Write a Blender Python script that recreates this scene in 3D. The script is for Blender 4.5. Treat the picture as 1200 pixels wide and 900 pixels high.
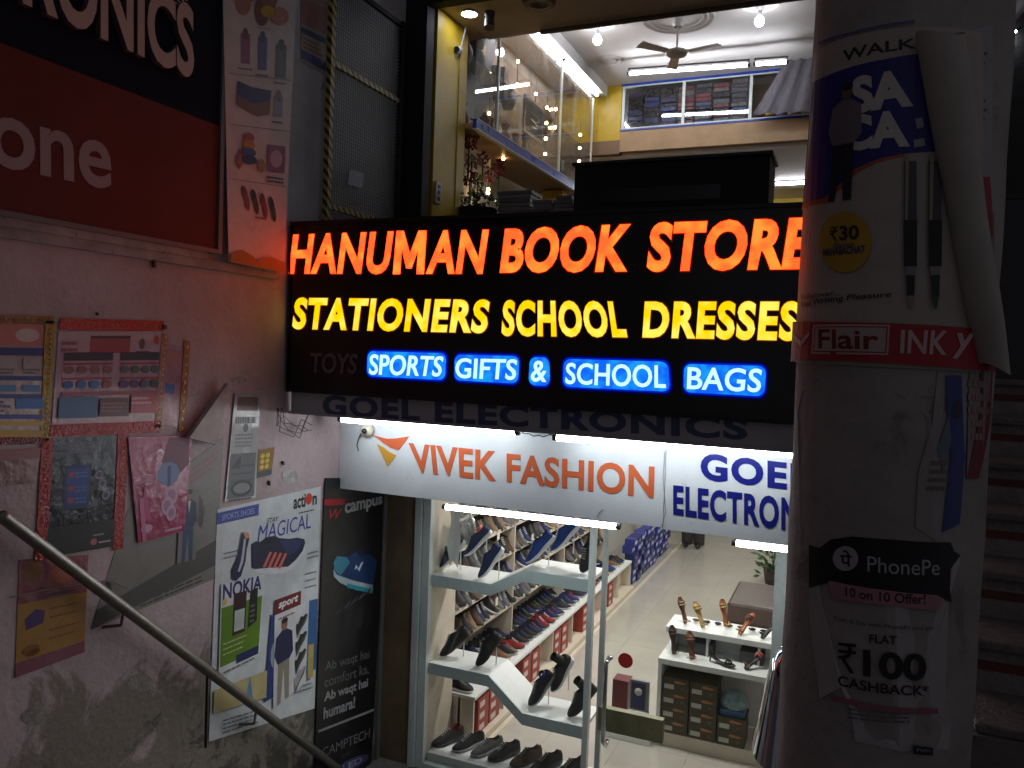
import bpy, math, random
from mathutils import Vector, Matrix
random.seed(7)
for o in list(bpy.data.objects): bpy.data.objects.remove(o)
S = bpy.context.scene
COL = S.collection
rad = math.radians
# ---------------------------------------------------------------- camera
YAW, PIT, ROL, FPX = rad(23.2), rad(2.15), rad(2.15), 932.0
F = Vector((-math.sin(YAW)*math.cos(PIT), math.cos(YAW)*math.cos(PIT), -math.sin(PIT)))
R0 = Vector((math.cos(YAW), math.sin(YAW), 0)); U0 = R0.cross(F)
RR = R0*math.cos(ROL)+U0*math.sin(ROL); UU = -R0*math.sin(ROL)+U0*math.cos(ROL)
cd = bpy.data.cameras.new('camera'); cam = bpy.data.objects.new('camera', cd); COL.objects.link(cam)
cd.sensor_width = 36; cd.lens = FPX/1200*36; cd.clip_start = .05; cd.clip_end = 300
m3 = Matrix((RR, UU, -F)).transposed()
cam.matrix_world = m3.to_4x4()
S.camera = cam
# ---------------------------------------------------------------- world, exposure (night: no sun)
w = bpy.data.worlds.new('World'); S.world = w; w.use_nodes = True
bg = w.node_tree.nodes['Background']; bg.inputs[0].default_value = (.92, .88, 1, 1); bg.inputs[1].default_value = .083
S.view_settings.view_transform = 'Standard'; S.view_settings.look = 'None'
S.view_settings.exposure = 0; S.view_settings.gamma = 1
S.cycles.max_bounces = 7; S.cycles.diffuse_bounces = 3; S.cycles.glossy_bounces = 3
S.cycles.transparent_max_bounces = 10; S.cycles.sample_clamp_indirect = 3; S.cycles.caustics_reflective = False
S.cycles.caustics_refractive = False
S.cycles.use_denoising = True
# ---------------------------------------------------------------- placing helpers: photo measurements turned into points on real planes
def ray(u, v): return (F*FPX + RR*(u-600) + UU*(450-v)).normalized()
def onX(u, v, x): r = ray(u, v); return r*(x/r.x)
def onY(u, v, y): r = ray(u, v); return r*(y/r.y)
def onZ(u, v, z): r = ray(u, v); return r*(z/r.z)
XW, YS, YF, YG = -3.5, 4.3, 4.94, 5.6        # left wall, lit sign, fascia, shop window
ZF = -3.4                                    # basement floor
PC, PR = Vector((.085, 2.2, 0)), .222        # round pillar
def onP(u, v, extra=0):                      # point on the round pillar -> (angle, z)
    r = ray(u, v); R = PR+extra
    a = r.x**2+r.y**2; b = -2*(r.x*PC.x+r.y*PC.y); c = PC.x**2+PC.y**2-R*R
    D = b*b-4*a*c
    t = (-b-math.sqrt(max(D, 0)))/(2*a); p = r*t
    return math.atan2(p.x-PC.x, -(p.y-PC.y)), p.z
# ---------------------------------------------------------------- materials
MC = {}
def srgb(c): return tuple(((x/255)/12.92 if x/255 < .04045 else ((x/255+.055)/1.055)**2.4) for x in c)
def mat(name, col, rough=.6, metal=0, bump=0, bscale=40, var=0, vscale=8, spec=.5, coat=0, stain=None):
    if name in MC: return MC[name]
    m = bpy.data.materials.new(name); m.use_nodes = True; MC[name] = m
    n = m.node_tree.nodes; l = m.node_tree.links; p = n['Principled BSDF']
    p.inputs['Base Color'].default_value = (*col, 1); p.inputs['Roughness'].default_value = rough
    p.inputs['Metallic'].default_value = metal; p.inputs['Specular IOR Level'].default_value = spec
    if coat: p.inputs['Coat Weight'].default_value = coat; p.inputs['Coat Roughness'].default_value = .12
    if var or bump or stain:
        tc = n.new('ShaderNodeNewGeometry')
        nz = n.new('ShaderNodeTexNoise'); nz.inputs['Scale'].default_value = vscale; nz.inputs['Detail'].default_value = 8
        nz.inputs['Roughness'].default_value = .65
        l.new(tc.outputs['Position'], nz.inputs['Vector'])
        src = None
        if var:
            mr = n.new('ShaderNodeMapRange'); mr.inputs[1].default_value = .3; mr.inputs[2].default_value = .7
            mr.inputs[3].default_value = 1-var; mr.inputs[4].default_value = 1+var*.5
            l.new(nz.outputs['Fac'], mr.inputs[0])
            mx = n.new('ShaderNodeMix'); mx.data_type = 'RGBA'; mx.blend_type = 'MULTIPLY'; mx.inputs[0].default_value = 1
            mx.inputs[6].default_value = (*col, 1); l.new(mr.outputs[0], mx.inputs[7]); src = mx.outputs[2]
            mr2 = n.new('ShaderNodeMapRange'); mr2.inputs[3].default_value = max(.03, rough-.15); mr2.inputs[4].default_value = min(1, rough+.15)
            l.new(nz.outputs['Fac'], mr2.inputs[0]); l.new(mr2.outputs[0], p.inputs['Roughness'])
        if stain:   # (colour, threshold, scale, z below which it gets worse or None)
            for (sc, th, ss, zz) in stain:
                n2 = n.new('ShaderNodeTexNoise'); n2.inputs['Scale'].default_value = ss; n2.inputs['Detail'].default_value = 10
                n2.inputs['Roughness'].default_value = .7; n2.inputs['Distortion'].default_value = .6
                l.new(tc.outputs['Position'], n2.inputs['Vector']); fac = n2.outputs['Fac']
                if zz is not None:
                    sx = n.new('ShaderNodeSeparateXYZ'); l.new(tc.outputs['Position'], sx.inputs[0])
                    mz = n.new('ShaderNodeMapRange'); mz.inputs[1].default_value = zz; mz.inputs[2].default_value = zz-1.4
                    mz.inputs[3].default_value = -.18; mz.inputs[4].default_value = .22; l.new(sx.outputs[2], mz.inputs[0])
                    ad = n.new('ShaderNodeMath'); ad.operation = 'ADD'; l.new(fac, ad.inputs[0]); l.new(mz.outputs[0], ad.inputs[1]); fac = ad.outputs[0]
                mt = n.new('ShaderNodeMapRange'); mt.inputs[1].default_value = th; mt.inputs[2].default_value = th+.06
                l.new(fac, mt.inputs[0])
                mx = n.new('ShaderNodeMix'); mx.data_type = 'RGBA'
                l.new(mt.outputs[0], mx.inputs[0])
                if src: l.new(src, mx.inputs[6])
                else: mx.inputs[6].default_value = (*col, 1)
                mx.inputs[7].default_value = (*sc, 1); src = mx.outputs[2]
        if src: l.new(src, p.inputs['Base Color'])
        if bump:
            nb = n.new('ShaderNodeTexNoise'); nb.inputs['Scale'].default_value = bscale; nb.inputs['Detail'].default_value = 6
            l.new(tc.outputs['Position'], nb.inputs['Vector'])
            bp = n.new('ShaderNodeBump'); bp.inputs['Strength'].default_value = bump; bp.inputs['Distance'].default_value = .01
            l.new(nb.outputs['Fac'], bp.inputs['Height']); l.new(bp.outputs[0], p.inputs['Normal'])
    return m
def emi(name, col, s, col2=None, scale=9):
    if name in MC: return MC[name]
    m = bpy.data.materials.new(name); m.use_nodes = True; MC[name] = m
    n = m.node_tree.nodes; l = m.node_tree.links
    for x in list(n): n.remove(x)
    o = n.new('ShaderNodeOutputMaterial'); e = n.new('ShaderNodeEmission'); l.new(e.outputs[0], o.inputs[0])
    e.inputs[0].default_value = (*col, 1); e.inputs[1].default_value = s
    if col2:
        g = n.new('ShaderNodeNewGeometry'); z = n.new('ShaderNodeTexNoise'); z.inputs['Scale'].default_value = scale; z.inputs['Detail'].default_value = 1
        l.new(g.outputs['Position'], z.inputs['Vector'])
        mr = n.new('ShaderNodeMapRange'); mr.inputs[1].default_value = .4; mr.inputs[2].default_value = .68; l.new(z.outputs['Fac'], mr.inputs[0])
        mx = n.new('ShaderNodeMix'); mx.data_type = 'RGBA'; l.new(mr.outputs[0], mx.inputs[0])
        mx.inputs[6].default_value = (*col, 1); mx.inputs[7].default_value = (*col2, 1); l.new(mx.outputs[2], e.inputs[0])
    return m
def glass(name, tint=(.93, .97, .95), refl=.06, rough=0.0, dirt=0.0):
    if name in MC: return MC[name]
    m = bpy.data.materials.new(name); m.use_nodes = True; MC[name] = m
    n = m.node_tree.nodes; l = m.node_tree.links
    for x in list(n): n.remove(x)
    o = n.new('ShaderNodeOutputMaterial'); t = n.new('ShaderNodeBsdfTransparent'); g = n.new('ShaderNodeBsdfGlossy')
    t.inputs[0].default_value = (*tint, 1); g.inputs['Roughness'].default_value = rough
    fr = n.new('ShaderNodeFresnel'); gg = n.new('ShaderNodeNewGeometry'); mi = n.new('ShaderNodeMapRange')   # thin pane: same mirror strength from both faces
    mi.inputs[3].default_value = 1.45; mi.inputs[4].default_value = 1/1.45; l.new(gg.outputs['Backfacing'], mi.inputs[0]); l.new(mi.outputs[0], fr.inputs[0])
    ad = n.new('ShaderNodeMath'); ad.operation = 'MULTIPLY_ADD'; ad.inputs[1].default_value = 1.0; ad.inputs[2].default_value = refl; ad.use_clamp = True
    l.new(fr.outputs[0], ad.inputs[0]); mx = n.new('ShaderNodeMixShader'); l.new(ad.outputs[0], mx.inputs[0])
    l.new(t.outputs[0], mx.inputs[1]); l.new(g.outputs[0], mx.inputs[2]); out = mx.outputs[0]
    if dirt:
        d = n.new('ShaderNodeBsdfDiffuse'); d.inputs[0].default_value = (.6, .6, .58, 1)
        g2 = n.new('ShaderNodeNewGeometry'); z = n.new('ShaderNodeTexNoise'); z.inputs['Scale'].default_value = 5; z.inputs['Detail'].default_value = 7
        l.new(g2.outputs['Position'], z.inputs['Vector'])
        mr = n.new('ShaderNodeMapRange'); mr.inputs[1].default_value = .4; mr.inputs[2].default_value = .75; mr.inputs[4].default_value = dirt; l.new(z.outputs['Fac'], mr.inputs[0])
        m2 = n.new('ShaderNodeMixShader'); l.new(mr.outputs[0], m2.inputs[0]); l.new(out, m2.inputs[1]); l.new(d.outputs[0], m2.inputs[2]); out = m2.outputs[0]
    l.new(out, o.inputs[0]); return m
def ink(rgb, gloss=.45):  # printed colour given as an sRGB base colour
    return mat('ink_%02x%02x%02x_%d' % (*rgb, int(gloss*100)), srgb(rgb), gloss, var=.16, vscale=10)
# ---------------------------------------------------------------- mesh builder
class MB:
    def __init__(s): s.v = []; s.f = []; s.m = []; s.mats = []; s.sm = []
    def mi(s, m):
        if m not in s.mats: s.mats.append(m)
        return s.mats.index(m)
    def add(s, vs, fs, m, smooth=False):
        b = len(s.v); s.v += [tuple(x) for x in vs]; i = s.mi(m)
        for f in fs: s.f.append([b+k for k in f]); s.m.append(i); s.sm.append(smooth)
    def box(s, x0, x1, y0, y1, z0, z1, m):
        x0, x1 = sorted((x0, x1)); y0, y1 = sorted((y0, y1)); z0, z1 = sorted((z0, z1))
        vs = [(x, y, z) for z in (z0, z1) for y in (y0, y1) for x in (x0, x1)]
        s.add(vs, [(0, 2, 3, 1), (4, 5, 7, 6), (0, 1, 5, 4), (2, 6, 7, 3), (0, 4, 6, 2), (1, 3, 7, 5)], m); return s
    def hexa(s, c8, m): s.add(c8, [(0, 2, 3, 1), (4, 5, 7, 6), (0, 1, 5, 4), (2, 6, 7, 3), (0, 4, 6, 2), (1, 3, 7, 5)], m); return s
    def tube(s, pts, r, m, n=10, cap=True, smooth=True):
        pts = [Vector(p) for p in pts]; rs = r if isinstance(r, (list, tuple)) else [r]*len(pts)
        vs = []; fs = []; up = None
        for i, p in enumerate(pts):
            d = (pts[min(i+1, len(pts)-1)]-pts[max(i-1, 0)]).normalized()
            if up is None: up = d.orthogonal().normalized()
            up = (up-d*up.dot(d)); up = up.normalized() if up.length > 1e-6 else d.orthogonal().normalized()
            q = d.cross(up)
            for k in range(n):
                a = 2*math.pi*k/n; vs.append(p+(up*math.cos(a)+q*math.sin(a))*rs[i])
        for i in range(len(pts)-1):
            for k in range(n): fs.append((i*n+k, i*n+(k+1) % n, (i+1)*n+(k+1) % n, (i+1)*n+k))
        s.add(vs, fs, m, smooth)
        if cap:
            b = len(vs)-n; s.add(vs[:n], [tuple(range(n))[::-1]], m); s.add(vs[b:], [tuple(range(n))], m)
        return s
    def lathe(s, prof, c, m, n=20, axis='z', smooth=True):
        vs = []; fs = []
        for (r, h) in prof:
            for k in range(n):
                a = 2*math.pi*k/n; x, y = r*math.cos(a), r*math.sin(a)
                p = (x, y, h) if axis == 'z' else ((x, h, y) if axis == 'y' else (h, x, y))
                vs.append((c[0]+p[0], c[1]+p[1], c[2]+p[2]))
        for i in range(len(prof)-1):
            for k in range(n): fs.append((i*n+k, i*n+(k+1) % n, (i+1)*n+(k+1) % n, (i+1)*n+k))
        s.add(vs, fs, m, smooth); return s
    def sphere(s, c, r, m, n=12, sc=(1, 1, 1)):
        pr = [(math.sin(math.pi*i/8)*r+1e-5, -math.cos(math.pi*i/8)*r) for i in range(9)]
        b = len(s.v); s.lathe(pr, (0, 0, 0), m, n)
        for i in range(b, len(s.v)):
            x, y, z = s.v[i]; s.v[i] = (c[0]+x*sc[0], c[1]+y*sc[1], c[2]+z*sc[2])
        return s
    def prism(s, poly, m, fn, h0, h1):   # poly 2D, fn(a,b,h)->3D
        n = len(poly); vs = [fn(a, b, h0) for a, b in poly]+[fn(a, b, h1) for a, b in poly]
        s.add(vs, [tuple(range(n)), tuple(range(2*n-1, n-1, -1))]+[(i, (i+1) % n, n+(i+1) % n, n+i) for i in range(n)], m); return s
    def mesh(s, name):
        me = bpy.data.meshes.new(name); me.from_pydata(s.v, [], s.f)
        for m in s.mats: me.materials.append(m)
        me.polygons.foreach_set('material_index', s.m); me.polygons.foreach_set('use_smooth', s.sm)
        me.update(); return me
    def build(s, name, parent=None, label=None, cat=None, group=None, kind=None, bevel=0, origin=None):
        if not s.v: return None
        if origin is None:
            xs, ys, zs = zip(*s.v); origin = Vector(((min(xs)+max(xs))/2, (min(ys)+max(ys))/2, min(zs)))
        origin = Vector(origin); s.v = [(x-origin.x, y-origin.y, z-origin.z) for x, y, z in s.v]
        o = bpy.data.objects.new(name, s.mesh(name)); COL.objects.link(o)
        loc = origin.copy(); q = parent
        while q is not None: loc -= q.location; q = q.parent
        o.location = loc
        if parent: o.parent = parent
        tag(o, label, cat, group, kind)
        if bevel:
            b = o.modifiers.new('bevel', 'BEVEL'); b.width = bevel; b.segments = 2; b.limit_method = 'ANGLE'
        return o
def tag(o, label=None, cat=None, group=None, kind=None):
    if label: o['label'] = label
    if cat: o['category'] = cat
    if group: o['group'] = group
    if kind: o['kind'] = kind
def thing(name, loc, label, cat, group=None, rot=None):
    o = bpy.data.objects.new(name, None); COL.objects.link(o); o.location = loc; o.empty_display_size = .1
    if rot: o.rotation_euler = rot
    tag(o, label, cat, group); return o
def bx(name, x0, x1, y0, y1, z0, z1, m, **k): return MB().box(x0, x1, y0, y1, z0, z1, m).build(name, **k)
def struct(name, x0, x1, y0, y1, z0, z1, m, **k): return bx(name, x0, x1, y0, y1, z0, z1, m, kind='structure', **k)
# ---------------------------------------------------------------- lettering
GC = {}
def glyph(text, off=0, shear=0, ext=0, sp=1, bev=0):
    key = (text, off, shear, ext, sp, bev)
    if key in GC: return GC[key]
    c = bpy.data.curves.new('lettering', 'FONT'); c.body = text; c.size = 1; c.offset = off; c.shear = shear; c.extrude = ext
    c.space_character = sp; c.resolution_u = 4; c.bevel_depth = bev; c.bevel_resolution = 1
    o = bpy.data.objects.new('lettering', c); COL.objects.link(o)
    bpy.context.view_layer.update()
    me = bpy.data.meshes.new_from_object(o.evaluated_get(bpy.context.evaluated_depsgraph_get()))
    vs = [v.co.copy() for v in me.vertices]; fs = [tuple(p.vertices) for p in me.polygons]
    bpy.data.objects.remove(o); bpy.data.curves.remove(c); bpy.data.meshes.remove(me)
    x0, x1 = min(v.x for v in vs), max(v.x for v in vs); y0, y1 = min(v.y for v in vs), max(v.y for v in vs)
    out = ([((v.x-x0)/(x1-x0), (v.y-y0)/(y1-y0), v.z) for v in vs], fs, (x1-x0)/(y1-y0)); GC[key] = out; return out
def islands(vs, fs):
    par = list(range(len(vs)))
    def find(a):
        while par[a] != a: par[a] = par[par[a]]; a = par[a]
        return a
    key = {}
    for i, v in enumerate(vs):
        k = (round(v[0], 4), round(v[1], 4), round(v[2], 3))
        if k in key: par[find(i)] = find(key[k])
        else: key[k] = i
    for f in fs:
        for k in f[1:]: par[find(k)] = find(f[0])
    g = {}
    for f in fs: g.setdefault(find(f[0]), []).append(f)
    res = []
    for fl in g.values():
        ids = sorted({k for f in fl for k in f}); mp = {k: i for i, k in enumerate(ids)}
        res.append(([vs[k] for k in ids], [tuple(mp[k] for k in f) for f in fl]))
    res.sort(key=lambda r: min(v[0] for v in r[0])); return res
def bil(c, s, t): return (c[0]*(1-s)+c[1]*s)*(1-t)+(c[3]*(1-s)+c[2]*s)*t
def letters(text, corners, normal, depth, m, parent, off=.02, shear=0, name='letter', m_side=None, sp=1, split=True, lift=0):
    vs, fs, _ = glyph(text, off, shear, .5, sp)
    normal = Vector(normal)
    for (lv, lf) in (islands(vs, fs) if split else [(vs, fs)]):
        b = MB(); P = [bil(corners, v[0], v[1])+normal*(lift+(v[2]+.5)*depth) for v in lv]
        if m_side:
            top = [f for f in lf if all(lv[k][2] > .4 for k in f)]; side = [f for f in lf if not all(lv[k][2] > .4 for k in f)]
            b.add(P, top, m); b.add(P, side, m_side)
        else: b.add(P, lf, m)
        b.build(name, parent)
# ---------------------------------------------------------------- printed sheets: a thin sheet with its flat print
class Sheet:
    def __init__(s, corners, normal=None, fn=None, lift=.002, th=.0015):
        s.c = [Vector(c) for c in corners] if corners else None; s.n = Vector(normal) if normal else None; s.fn = fn
        s.lift = lift; s.th = th; s.b = MB(); s.layer = 0; s.base = lift+th
    def P(s, a, b, h):
        if s.fn: return s.fn(a, b, h)
        return bil(s.c, a, b)+s.n*h
    def L(s): s.layer += 1; return s.base+s.layer*.00025
    def _fill(s, x0, y0, x1, y1, m, h):
        nx = max(1, int(abs(x1-x0)*16)) if s.fn else 2; vs = []; fs = []
        for j in range(2):
            for i in range(nx+1): vs.append(s.P(x0+(x1-x0)*i/nx, (y0, y1)[j], h))
        for i in range(nx): fs.append((i, i+1, nx+2+i, nx+1+i))
        s.b.add(vs, fs, m)
    def rect(s, x0, y0, x1, y1, rgb, h=None): s._fill(x0, y0, x1, y1, ink(rgb) if isinstance(rgb, tuple) else rgb, h or s.L())
    def poly(s, pts, rgb):
        s._put(pts, [tuple(range(len(pts)))], rgb)
    def _put(s, pts, fs, rgb):
        h = s.L(); m = ink(rgb)
        if not s.fn: s.b.add([s.P(a, b, h) for a, b in pts], fs, m); return
        import bmesh
        bm = bmesh.new(); V = [bm.verts.new((a, b, 0)) for a, b in pts]
        for f in fs:
            try: bm.faces.new([V[k] for k in f])
            except ValueError: pass
        x0 = min(p[0] for p in pts); x1 = max(p[0] for p in pts); k = math.ceil(x0/.06)
        while k*.06 < x1:
            bmesh.ops.bisect_plane(bm, geom=bm.verts[:]+bm.edges[:]+bm.faces[:], plane_co=(k*.06, 0, 0), plane_no=(1, 0, 0)); k += 1
        bm.verts.index_update()
        s.b.add([s.P(v.co.x, v.co.y, h) for v in bm.verts], [tuple(v.index for v in f.verts) for f in bm.faces], m); bm.free()
    def ell(s, cx, cy, rx, ry, rgb, n=16, rot=0):
        pts = []
        for k in range(n):
            a = 2*math.pi*k/n; x, y = rx*math.cos(a), ry*math.sin(a)
            pts.append((cx+x*math.cos(rot)-y*math.sin(rot), cy+x*math.sin(rot)+y*math.cos(rot)))
        s._put(pts, [tuple(range(n))], rgb)
    def text(s, t, x0, y0, x1, y1, rgb, off=0, shear=0, tilt=0):
        vs, fs, _ = glyph(t, off, shear)
        s._put([(x0+(x1-x0)*v[0], y0+(y1-y0)*v[1]+tilt*v[0]) for v in vs], fs, rgb)
    def at(s, u, v):   # photo measurement -> sheet coordinates
        if s.fn: g = lambda a, b: onP_inv(s, a, b); p = onP(u, v)
        else: r = ray(u, v); k = s.c[0].dot(s.n)/r.dot(s.n); q = r*k; p = (q.y, q.z); g = lambda a, b: (lambda w_: (w_.y, w_.z))(bil(s.c, a, b))
        a = b = .5
        for _ in range(12):
            f0 = g(a, b); fa = g(a+1e-3, b); fb = g(a, b+1e-3); e = (p[0]-f0[0], p[1]-f0[1])
            J = ((fa[0]-f0[0])*1e3, (fb[0]-f0[0])*1e3, (fa[1]-f0[1])*1e3, (fb[1]-f0[1])*1e3); D = J[0]*J[3]-J[1]*J[2]
            a += (e[0]*J[3]-e[1]*J[1])/D; b += (e[1]*J[0]-e[0]*J[2])/D
        return a, b
    def ppoly(s, pts, rgb): s._put([s.at(*p) for p in pts], [tuple(range(len(pts)))], rgb)
    def pell(s, u, v, ru, rv, rgb, n=22): s.ppoly([(u+ru*math.cos(6.2832*k/n), v-rv*math.sin(6.2832*k/n)) for k in range(n)], rgb)
    def ptext(s, t, q, rgb, off=0, shear=0):   # q: bl, br, tr, tl in the photo
        q = [Vector(s.at(*p)) for p in q]; vs, fs, _ = glyph(t, off, shear)
        s._put([tuple(bil(q, v[0], v[1])) for v in vs], fs, rgb)
    def rupee(s, q, rgb):
        q = [Vector(s.at(*p)) for p in q]
        for P in ([(0, .9), (1, .9), (1, 1), (0, 1)], [(0, .66), (1, .66), (1, .76), (0, .76)], [(.12, .5), (.34, .5), (.9, 0), (.66, 0)],
                  [(.35, 1), (.62, .97), (.78, .85), (.78, .68), (.62, .52), (.3, .45), (0, .45), (0, .56), (.25, .56), (.48, .62), (.58, .74), (.56, .86), (.4, .92)]):
            s._put([tuple(bil(q, a, b)) for a, b in P], [tuple(range(len(P)))], rgb)
    def lines(s, x0, y0, x1, y1, n, rgb, rnd=.35, fill=.5):   # rows of print too small to read
        h = s.L(); dy = (y1-y0)/n
        for i in range(n):
            x = x0
            e = x1-(x1-x0)*random.random()*rnd
            while x < e:
                wd = (x1-x0)*random.uniform(.05, .14); s._fill(x, y0+i*dy, min(x+wd, e), y0+(i+fill)*dy, ink(rgb), h); x += wd*1.22
    def shoe(s, cx, cy, w, h, rgb, sole=(225, 225, 230), rot=0, flip=1):
        up = [(-.5, -.25), (-.48, .25), (-.4, .5), (-.28, .28), (-.12, .3), (.0, .42), (.2, .1), (.42, -.02), (.5, -.25)]
        so = [(-.52, -.25), (-.5, -.5), (-.1, -.42), (.3, -.52), (.52, -.38), (.53, -.2)]
        T = lambda p: (cx+flip*p[0]*w*math.cos(rot)-p[1]*h*math.sin(rot), cy+flip*p[0]*w*math.sin(rot)+p[1]*h*math.cos(rot))
        s.poly([T(p) for p in so], sole); s.poly([T(p) for p in up], rgb)
    def man(s, cx, y0, y1, w, shirt, trouser, skin=(150, 105, 80)):
        H = y1-y0
        s.poly([(cx-w*.32, y0), (cx-w*.3, y0+H*.52), (cx+w*.3, y0+H*.52), (cx+w*.34, y0), (cx+w*.12, y0), (cx, y0+H*.4), (cx-w*.12, y0)], trouser)
        s.poly([(cx-w*.32, y0+H*.48), (cx-w*.5, y0+H*.6), (cx-w*.42, y0+H*.8), (cx-w*.12, y0+H*.86), (cx+w*.12, y0+H*.86), (cx+w*.42, y0+H*.8), (cx+w*.5, y0+H*.55), (cx+w*.32, y0+H*.48)], shirt)
        s.ell(cx, y0+H*.92, w*.16, H*.07, skin); s.ell(cx, y0+H*.965, w*.17, H*.035, (25, 20, 20))
    def build(s, name, label, cat, base, group=None, parent=None, edge=None, wrinkle=0):
        b = MB(); nx, ny = (30, 4) if s.fn else (8, 8); bm = ink(base) if isinstance(base, tuple) else base
        if edge:   # torn outline polygon in sheet coordinates
            n = len(edge); vs = [s.P(x, y, s.base) for x, y in edge]+[s.P(x, y, s.lift) for x, y in edge]
            b.add(vs, [tuple(range(n))]+[(i, (i+1) % n, n+(i+1) % n, n+i) for i in range(n)], bm)
        else:
            g = lambda h: [s.P(i/nx, j/ny, h) for j in range(ny+1) for i in range(nx+1)]
            vs = g(s.base)+g(s.lift); o = (nx+1)*(ny+1); fs = []
            for j in range(ny):
                for i in range(nx): a = j*(nx+1)+i; fs.append((a, a+1, a+nx+2, a+nx+1))
            ring = [i for i in range(nx+1)]+[(j+1)*(nx+1)-1 for j in range(1, ny+1)]+[ny*(nx+1)+i for i in range(nx-1, -1, -1)]+[j*(nx+1) for j in range(ny-1, 0, -1)]
            for a, c in zip(ring, ring[1:]+ring[:1]): fs.append((c, a, o+a, o+c))
            b.add(vs, fs, bm)
        o = b.build(name, parent, label, cat, group)
        if s.b.v: s.b.build('print', o)
        return o
def onP_inv(s, a, b):
    q = s.q; m = lambda i: (q[0][i]*(1-a)+q[1][i]*a)*(1-b)+(q[3][i]*(1-a)+q[2][i]*a)*b
    return m(0), m(1)
def wallsheet(px, lift=.002, th=.0015): # bl, br, tr, tl photo corners on the left wall
    return Sheet([onX(u, v, XW) for u, v in px], (1, 0, 0), lift=lift, th=th)
# ================================================================ common materials
M_wall = mat('old_plaster', (.54, .43, .44), .85, bump=.7, bscale=26, var=.25, vscale=3,
             stain=[((.42, .36, .34), .60, 2.3, None), ((.24, .21, .18), .55, 2.2, -1.0), ((.10, .09, .08), .66, 4.0, -1.3), ((.16, .10, .09), .70, 13, None)])
M_wallup = mat('upper_plaster', (.55, .55, .56), .85, bump=.4, bscale=25, var=.25, vscale=2.5, stain=[((.2, .19, .18), .64, 3, None)])
M_black = mat('black_paint', (.010, .009, .010), .42, var=.3, vscale=12)
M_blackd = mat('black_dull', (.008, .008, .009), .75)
M_steel = mat('brushed_steel', (.27, .25, .23), .42, metal=1, var=.2, vscale=30)
M_alu = mat('aluminium', (.62, .70, .67), .45, metal=.15, var=.1, vscale=20)
M_white = mat('white_laminate', (.74, .75, .74), .35, var=.08, vscale=6)
M_cream = mat('cream_laminate', (.62, .54, .44), .5, var=.1, vscale=6)
M_yellow = mat('yellow_paint', (.56, .38, .02), .45, var=.22, vscale=5)
M_conc = mat('concrete', (.16, .15, .14), .9, bump=.6, bscale=35, var=.35, vscale=6)
M_tube = emi('tube_light', (.92, .96, 1), 24)
M_tubein = emi('tube_light_inside', (.92, .93, 1), 34)
M_cap = mat('tube_cap', (.03, .03, .03), .5)
# ================================================================ setting
MSt = mat('street', (.07, .068, .065), .9, bump=.5, bscale=60, var=.3)
b = MB(); b.box(-6, 3.5, -8, 1.75, -1.8, -1.6, MSt); b.box(-.35, 3.5, 1.75, 2.62, -1.8, -1.6, MSt); b.build('street', kind='structure')
struct('court_floor', -3.5, .5, 1.75, 5.6, ZF-.1, ZF-.004, M_conc)
struct('retaining_wall', -6, 3.5, 1.6, 1.75, ZF, -1.8, M_conc)
struct('court_side_wall', .34, .5, 2.62, 5.0, ZF, -1.05, M_conc)
bx('boundary_wall', XW-.35, XW, -8, 5.66, ZF, .83, M_wall, label='long side wall with peeling plaster, mouldy base and many posters', cat='wall')
bx('upper_side_wall', XW-.35, XW, -8, 7.4, .832, 4.6, M_wallup, label='grey upper side wall carrying the signboard and the mesh shutter', cat='wall')
# floor of the shoe shop: glossy vitrified tiles
MT = mat('floor_tile', (.52, .48, .43), .12, var=.10, vscale=1.5, coat=.6); MTj = mat('tile_joint', (.25, .21, .17), .7)
fl = struct('shop_floor', -3.55, 1.6, YG, 19, ZF-.1, ZF-.006, MTj)
ts = .6; first = None; n = 0
for i in range(9):
    for j in range(22):
        x0 = -3.55+i*ts; y0 = YG+j*ts
        if x0 > 1.3 or (x0 > .2): continue
        if first is None: first = MB().box(-.299, .299, -.299, .299, 0, .006, MT).mesh('tile')
        o = bpy.data.objects.new('tile', first); COL.objects.link(o); o.parent = fl; o.location = Vector((x0+.3, y0+.3, ZF-.006))-fl.location
M_shopwall = mat('shop_wall', (.66, .62, .56), .6, var=.06)
struct('shop_left_wall', -3.62, -3.552, 5.66, 19, ZF, -.42, M_shopwall)
struct('shop_right_wall', .62, .7, YG+.1, 19, ZF, -.42, M_shopwall)
struct('shop_back_wall', -3.55, .62, 19, 19.1, ZF, -.42, M_shopwall)
struct('shop_ceiling', -3.55, .62, 5.75, 19, -.42, -.36, mat('ceiling_white', (.75, .75, .75), .7))
# slab between floors and dark building right
struct('floor_slab', -3.5, 2.5, 4.45, 14, .30, .42, M_conc)
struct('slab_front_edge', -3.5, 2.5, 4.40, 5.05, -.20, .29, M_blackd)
bx('neighbouring_building', 1.25, 4, 4.62, 12, -1.0, 4.6, M_blackd, label='dark unlit building behind the round pillar at the right edge', cat='building')
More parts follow.
